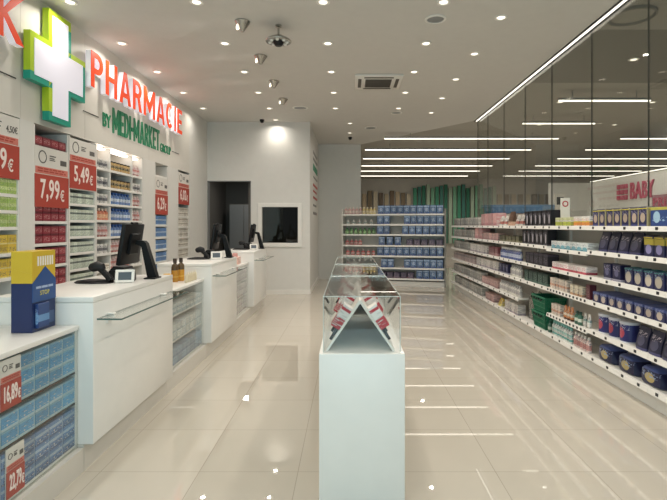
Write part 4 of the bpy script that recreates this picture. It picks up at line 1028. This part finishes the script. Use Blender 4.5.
rowC(0.64, 4.30, 5.44, 'whitetall', 9, 1, 'top tier', 'second cabinet', 'left'); rowC(0.40, 4.30, 5.44, 'whitegrid', 9, 2, 'middle tier', 'second cabinet', 'left'); rowC(0.165, 4.30, 5.44, 'bluegrid', 9, 2, 'low tier', 'second cabinet', 'left')
rowC(0.64, 6.73, 7.87, 'mauvebox', 8, 2, 'top tier', 'third cabinet', 'left'); rowC(0.40, 6.73, 7.87, 'mauvebox', 8, 2, 'middle tier', 'third cabinet', 'left'); rowC(0.165, 6.73, 7.87, 'mauvebox', 8, 2, 'low tier', 'third cabinet', 'left')
placard(LX-0.0165, 2.285, 2.43, 0.61, 0.85, '16,89€', 'small 16,89€ price placard upper in the nearest glass cabinet')
placard(LX-0.0165, 2.325, 2.455, 0.17, 0.41, '22,79€', 'small 22,79€ price placard lower in the nearest glass cabinet')

# display carton with STOP on the near cabinet
sb = thing('display_carton', (-1.785, 2.715, 0.89), 0, 'tall navy and yellow STOP display carton on the nearest low cabinet', 'display carton')
navy = plain('carton_navy', '1a2a58', 0.35); yelw = plain('carton_yellow', 'cfae2c', 0.4); bl = plain('carton_blue', '1d4a86', 0.35)
bm = bmesh.new(); box(bm, (-0.12, 0, 0), (0, 0.215, 0.278), 0, 0.002); obj('base_box', bm, navy, sb)
bm = bmesh.new(); box(bm, (-0.12, 0, 0.2785), (0, 0.215, 0.46), 0, 0.002); prism(bm, [(-0.122, 0.36), (-0.0, 0.325), (-0.0, 0.33), (-0.122, 0.365)], -0.0015, 0.0, 'xz'); obj('header_box', bm, yelw, sb)
bm = bmesh.new(); prism(bm, [(0.0, 0.17), (0.215, 0.17), (0.215, 0.288), (0.115, 0.369), (0.0, 0.278)], 0.0, 0.003, 'yz'); obj('peak_panel', bm, bl, sb)
bm = bmesh.new()
for k in range(7): box(bm, (0.0, 0.045+k*0.022, 0.375), (0.0025, 0.057+k*0.022, 0.43))
obj('white_sticks', bm, 'ivory', sb)
lettering('word', 'STOP', '+x', (0.003, 0.065, 0.205), 0.085, 0.026, 0.002, [plain('print_yellow', 'c9c06a'), plain('print_yellow_side', 'c9c06a')], sb, 0.01, 1.1)
bx('picture_panel', (0.0, 0.025, 0.02), (0.018, 0.13, 0.16), pack('carton_picture', '1f3f7c', blob=(0.5, 0.4, 0.6, 0.25, '5f8fc0'), ink='9fb8da'), sb, 0.003)
bx('grey_panel', (0.0, 0.14, 0.03), (0.003, 0.2, 0.1), plain('carton_grey', '44587e'), sb)
bm = bmesh.new(); y = 0.03
for L in (0.05, 0.06, 0.05): box(bm, (0.003, y, 0.245), (0.0045, y+L*0.9, 0.258)); y += L
obj('printed_line', bm, plain('print_pale', 'a9bcd8'), sb)

# point-of-sale equipment, one set per counter
cw = ['nearest', 'middle', 'farthest']
mon0 = scn0 = pay0 = None
for i, (y0, y1) in enumerate(CY):
    o = y0-2.94
    if mon0 is None:
        t = thing('monitor', (-1.615, 3.97, 1.06))
        bm = bmesh.new(); box(bm, (-0.05, -0.07, 0), (0.045, 0.07, 0.012), 0, 0.004); obj('base', bm, 'black', t)
        bm = bmesh.new(); prism(bm, [(0.04, 0.012), (-0.035, 0.012), (-0.085, 0.265), (-0.13, 0.285), (-0.13, 0.315), (-0.065, 0.31), (-0.045, 0.29)], -0.03, 0.03, 'xz'); obj('arm', bm, 'black', t)
        Rm = Matrix.Rotation(math.radians(9), 3, 'Y')
        bm = bmesh.new(); box(bm, (-0.02, -0.175, -0.165), (0.012, 0.175, 0.165), 0, 0.006, 2); box(bm, (0.010, -0.08, -0.08), (0.034, 0.08, 0.09), 0, 0.006); box(bm, (-0.012, -0.05, 0.16), (0.012, 0.05, 0.18), 0, 0.004)
        bmesh.ops.rotate(bm, verts=bm.verts[:], cent=(0, 0, 0), matrix=Rm); bmesh.ops.translate(bm, verts=bm.verts[:], vec=(-0.165, -0.03, 0.285)); p = obj('screen_housing', bm, 'black', t)
        bm = bmesh.new(); box(bm, (-0.0215, -0.16, -0.15), (-0.02, 0.16, 0.15))
        bmesh.ops.rotate(bm, verts=bm.verts[:], cent=(0, 0, 0), matrix=Rm); bmesh.ops.translate(bm, verts=bm.verts[:], vec=(-0.165, -0.03, 0.285)); obj('screen', bm, 'screen', p)
        mon0 = t
        t = thing('receipt_printer', (-1.86, 3.95, 1.06))
        bm = bmesh.new(); box(bm, (-0.07, -0.09, 0), (0.07, 0.09, 0.075), 0, 0.01, 2); obj('body', bm, 'black', t)
        bm = bmesh.new(); prism(bm, [(-0.065, 0.076), (0.06, 0.076), (0.05, 0.1), (-0.03, 0.108)], -0.08, 0.08, 'xz'); obj('lid', bm, 'dark', t)
        bx('paper_slot', (0.052, -0.06, 0.08), (0.07, 0.06, 0.083), 'grey', t)
        cd0 = t
        t = thing('barcode_scanner', (-1.945, 3.66, 1.06))
        bm = bmesh.new(); ring_lathe(bm, [(0, 0), (0.095, 0), (0.1, 0.006), (0.085, 0.02), (0.03, 0.03), (0, 0.03)], 20)
        for v in bm.verts: v.co.x = v.co.x*1.5+0.01; v.co.y *= 0.7
        obj('base', bm, 'black', t)
        bm = bmesh.new(); tube(bm, [(0.135, 0, 0.02), (0.115, 0, 0.05), (0.08, 0, 0.085), (0.045, 0, 0.115)], [0.03, 0.024, 0.022, 0.022], 10); obj('stand', bm, 'black', t)
        bm = bmesh.new(); tube(bm, [(-0.02, 0, 0.108), (-0.005, 0, 0.115), (0.035, 0, 0.128), (0.065, 0, 0.12), (0.077, 0, 0.10)], [0.022, 0.034, 0.038, 0.034, 0.022], 12); obj('scanner_head', bm, 'dark', t)
        bm = bmesh.new(); tube(bm, [(0.10, 0, 0.02), (0.12, 0.05, 0.012), (0.115, 0.09, 0.006), (0.06, 0.16, 0.006)], 0.005, 6); obj('cable', bm, 'black', t)
        scn0 = t
        t = thing('payment_terminal', (-1.715, 3.70, 1.06), math.radians(16))
        bm = bmesh.new(); prism(bm, [(-0.045, 0.0), (0.12, 0.0), (0.12, 0.05), (0.03, 0.095), (-0.01, 0.095)], -0.06, 0.06, 'yz')
        bmesh.ops.bevel(bm, geom=bm.edges[:], offset=0.008, segments=2, affect='EDGES'); obj('body', bm, 'dark', t)
        Rx = Matrix.Rotation(math.radians(-20), 3, 'X')
        bm = bmesh.new()
        for a, b in (((-0.068, -0.056, 0.004), (0.068, -0.048, 0.024)), ((-0.068, -0.056, 0.086), (0.068, -0.048, 0.106)), ((-0.068, -0.056, 0.024), (-0.046, -0.048, 0.086)), ((0.046, -0.056, 0.024), (0.068, -0.048, 0.086))): box(bm, a, b, 0, 0.003)
        bmesh.ops.rotate(bm, verts=bm.verts[:], cent=(0, -0.053, 0), matrix=Rx); obj('white_frame', bm, 'white', t)
        bm = bmesh.new(); box(bm, (-0.046, -0.053, 0.024), (0.046, -0.049, 0.086)); bmesh.ops.rotate(bm, verts=bm.verts[:], cent=(0, -0.053, 0), matrix=Rx); obj('screen', bm, 'screen', t)
        pay0 = t; sets = [mon0, cd0, scn0, pay0]
    else:
        sets = []
        for p in (mon0, cd0, scn0, pay0):
            c = dup(p); c.location = (p.location.x, p.location.y+o, p.location.z); sets.append(c)
    for s_, nm_, ct in zip(sets, ('black computer monitor with its back to customers', 'low black receipt printer under the monitor', 'black barcode scanner on a round stand', 'payment terminal with a white framed grey screen'), ('monitor', 'printer', 'barcode scanner', 'payment terminal')):
        tag(s_, '%s on the %s counter' % (nm_, cw[i]), ct, '%ss on the counters' % ct)

# bottles displayed on the second cabinet, box on the third
amber = plain('amber_glass', 'c58a1c', 0.15)
kind('amber', 'bottle', 0.075, 0.075, 0.25, [pack('amber_bottle_print', 'c98f16', [(0.5, 1.1, '5a4526'), (0.2, 0.24, 'e0b84a')], rough=0.2), plain('amber_cap', '3a2c20')], 'amber_bottle', 'tall amber bottle with dark cap', 'bottle')
kind('vial', 'bottle', 0.032, 0.032, 0.11, [plain('vial_cream', 'd9cdb0', 0.3), plain('vial_cap', 'e6e0d2')], 'vial', 'small cream vial', 'bottle')
kind('amberlow', 'tin', 0.075, 0.075, 0.10, [amber, plain('amber_lid', 'd8a53a')], 'amber_jar', 'squat amber jar', 'jar')
item('amber', (-1.80, 5.27, 0.8905), PI/2, 'on the second low cabinet', 0); item('amber', (-1.83, 5.17, 0.8905), PI/2, 'on the second low cabinet', 1)
item('amberlow', (-1.86, 5.03, 0.8905), PI/2, 'on the second low cabinet', 0)
for k in range(6): item('vial', (-1.70, 5.08+k*0.06, 0.8905), PI/2, 'on the second low cabinet', k)
t = thing('tissue_box', (-1.80, 7.55, 0.89), 0.1, 'small pale pink display box on the third low cabinet', 'box')
bm = bmesh.new(); box(bm, (-0.09, -0.12, 0), (0.09, 0.12, 0.11), 0, 0.006); obj('body', bm, plain('pale_pink_card', 'd8b3a8'), t)
bm = bmesh.new(); prism(bm, [(-0.07, 0.1), (0.07, 0.1), (0.03, 0.17), (-0.04, 0.16)], -0.02, 0.05, 'yz'); obj('insert', bm, plain('pink_insert', 'c98f86'), t)

# ------------------------------------------------------------------ middle plinths with acrylic cases
kind('redpack', 'carton', 0.085, 0.055, 0.135, pack('red_pack_print', 'b8142a', [(0.45, 0.78, 'e8e2dc'), (0.78, 0.9, 'b8142a'), (0.9, 1.1, 'e8e2dc')], ink='7a1422', ink_zone=(0.55, 0.7)), 'red_pack', 'red and white pack', 'pack')
PX0, PX1, PH = -0.159, 0.296, 0.818
pcx = (PX0+PX1)/2
pn = ['nearest', 'middle', 'farthest']
for i in range(3):
    y0 = 2.55+i*1.08; y1 = y0+1.05
    t = thing('display_plinth', (pcx, (y0+y1)/2, 0), 0, '%s white display plinth in the middle of the aisle' % pn[i], 'plinth', 'plinths along the aisle')
    hw, hy = (PX1-PX0)/2, (y1-y0)/2
    bm = bmesh.new(); box(bm, (-hw, -hy, 0.0), (hw, hy, PH-0.0), 0, 0.004, 2); obj('body', bm, 'white', t)
    c = thing('acrylic_case', (pcx, (y0+y1)/2, PH), 0, 'clear acrylic cover on the %s plinth' % pn[i], 'display case', 'acrylic covers')
    cw_, ch_ = 0.205, 0.295; cl = hy-0.02
    for nme, a, b in (('front_pane', (-cw_, -cl, 0), (cw_, -cl+0.005, ch_)), ('rear_pane', (-cw_, cl-0.005, 0), (cw_, cl, ch_)),
                      ('side_pane', (-cw_, -cl+0.005, 0), (-cw_+0.005, cl-0.005, ch_)), ('side_pane', (cw_-0.005, -cl+0.005, 0), (cw_, cl-0.005, ch_)), ('lid_pane', (-cw_, -cl, ch_), (cw_, cl, ch_+0.005))):
        bx(nme, a, b, 'acrylic', c)
    bm = bmesh.new()
    for (xx, yy) in ((-cw_, -cl), (cw_, -cl), (-cw_, cl), (cw_, cl)): tube(bm, [(xx, yy, 0.003), (xx, yy, ch_+0.005)], 0.0022, 6)
    for s in (-1, 1):
        tube(bm, [(s*cw_, -cl, ch_+0.005), (s*cw_, cl, ch_+0.005)], 0.0022, 6); tube(bm, [(-cw_, s*cl, ch_+0.005), (cw_, s*cl, ch_+0.005)], 0.0022, 6)
    obj('polished_edge', bm, 'edge', c)
    # A-frame board
    af = thing('a_frame_stand', (pcx-0.008, (y0+y1)/2, PH), 0, 'white A-shaped display stand inside the %s acrylic cover' % pn[i], 'display stand', 'A-shaped stands')
    ah, aw, th = 0.275, 0.176, 0.010
    for s, nme in ((-1, 'sloping_board'), (1, 'sloping_board')):
        bm = bmesh.new(); prism(bm, [(s*aw, 0.001), (s*(aw+0.014), 0.001), (s*0.004, ah), (s*-0.002, ah-0.012)] if False else [(s*aw, 0.001), (s*(aw+0.013), 0.001), (s*0.0065, ah), (0.0, ah), (0.0, ah-0.017)], -cl+0.03, cl-0.03, 'xz'); obj(nme, bm, 'ivory', af)
    # packs and pens lying on the slopes
    ang = math.atan2(ah, aw)
    nrm = {}
    for s in (-1, 1):
        d = Vector((s*aw/math.hypot(aw, ah), 0, -ah/math.hypot(aw, ah)))          # downslope
        n = Vector((s*ah/math.hypot(aw, ah), 0, aw/math.hypot(aw, ah)))            # outward normal
        apex = Vector((pcx-0.008+s*0.0065, 0, PH+ah))
        ys = (y0+0.10, y0+0.30, y0+0.55, y0+0.80) if i == 0 else (y0+0.25, y0+0.7)
        for q, yy in enumerate(ys):
            u = 0.145 if q % 2 == 0 else 0.105
            o = item('redpack', (0, 0, 0), 0, '%s slope of the %s A-shaped stand' % ('left' if s < 0 else 'right', pn[i]), -yy if s > 0 else yy, 'front')
            Xa = Vector((0, 1, 0)) if s > 0 else Vector((0, -1, 0)); Za = -d; Ya = -n
            R = Matrix((Xa, Ya, Za)).transposed().to_4x4()
            if R.determinant() < 0: R = Matrix((-Xa, Ya, Za)).transposed().to_4x4()
            base = apex + d*(u+0.05) + n*(0.0565)
            o.matrix_world = Matrix.Translation((base.x, yy, base.z)) @ R
            o.location = (base.x, yy, base.z); o.rotation_euler = R.to_euler()
        # ledge that stops the packs
        for q, yy in enumerate(ys[:2]):
            bm = bmesh.new(); p0 = apex+d*0.20+n*0.0115; p1 = apex+d*0.27+n*0.0115
            tube(bm, [(p0.x, yy+0.0, p0.z), (p1.x, yy+0.0, p1.z)], [0.0105, 0.009], 8)
            tag(obj('pen_device', bm, 'black'), 'black pen device %s on the %s slope of the %s A-shaped stand' % (['in front', 'farther back'][q], 'left' if s < 0 else 'right', pn[i]), 'device', 'pen devices in the acrylic covers')

finish_labels()

# ------------------------------------------------------------------ daylight from the entrance behind the camera
w = bpy.data.worlds.new('world'); SC.world = w; w.use_nodes = True
bg = w.node_tree.nodes['Background']; bg.inputs[0].default_value = (0.72, 0.86, 1.0, 1); bg.inputs[1].default_value = 0.25
l = bpy.data.lights.new('entrance_daylight', 'AREA'); l.shape = 'RECTANGLE'; l.size = 5.0; l.size_y = 2.6; l.energy = 235; l.color = (0.55, 0.88, 1.0)
o = bpy.data.objects.new('entrance_daylight', l); COL.objects.link(o); o.location = (0, -3.2, 1.6); o.rotation_euler = (PI/2, 0, 0)
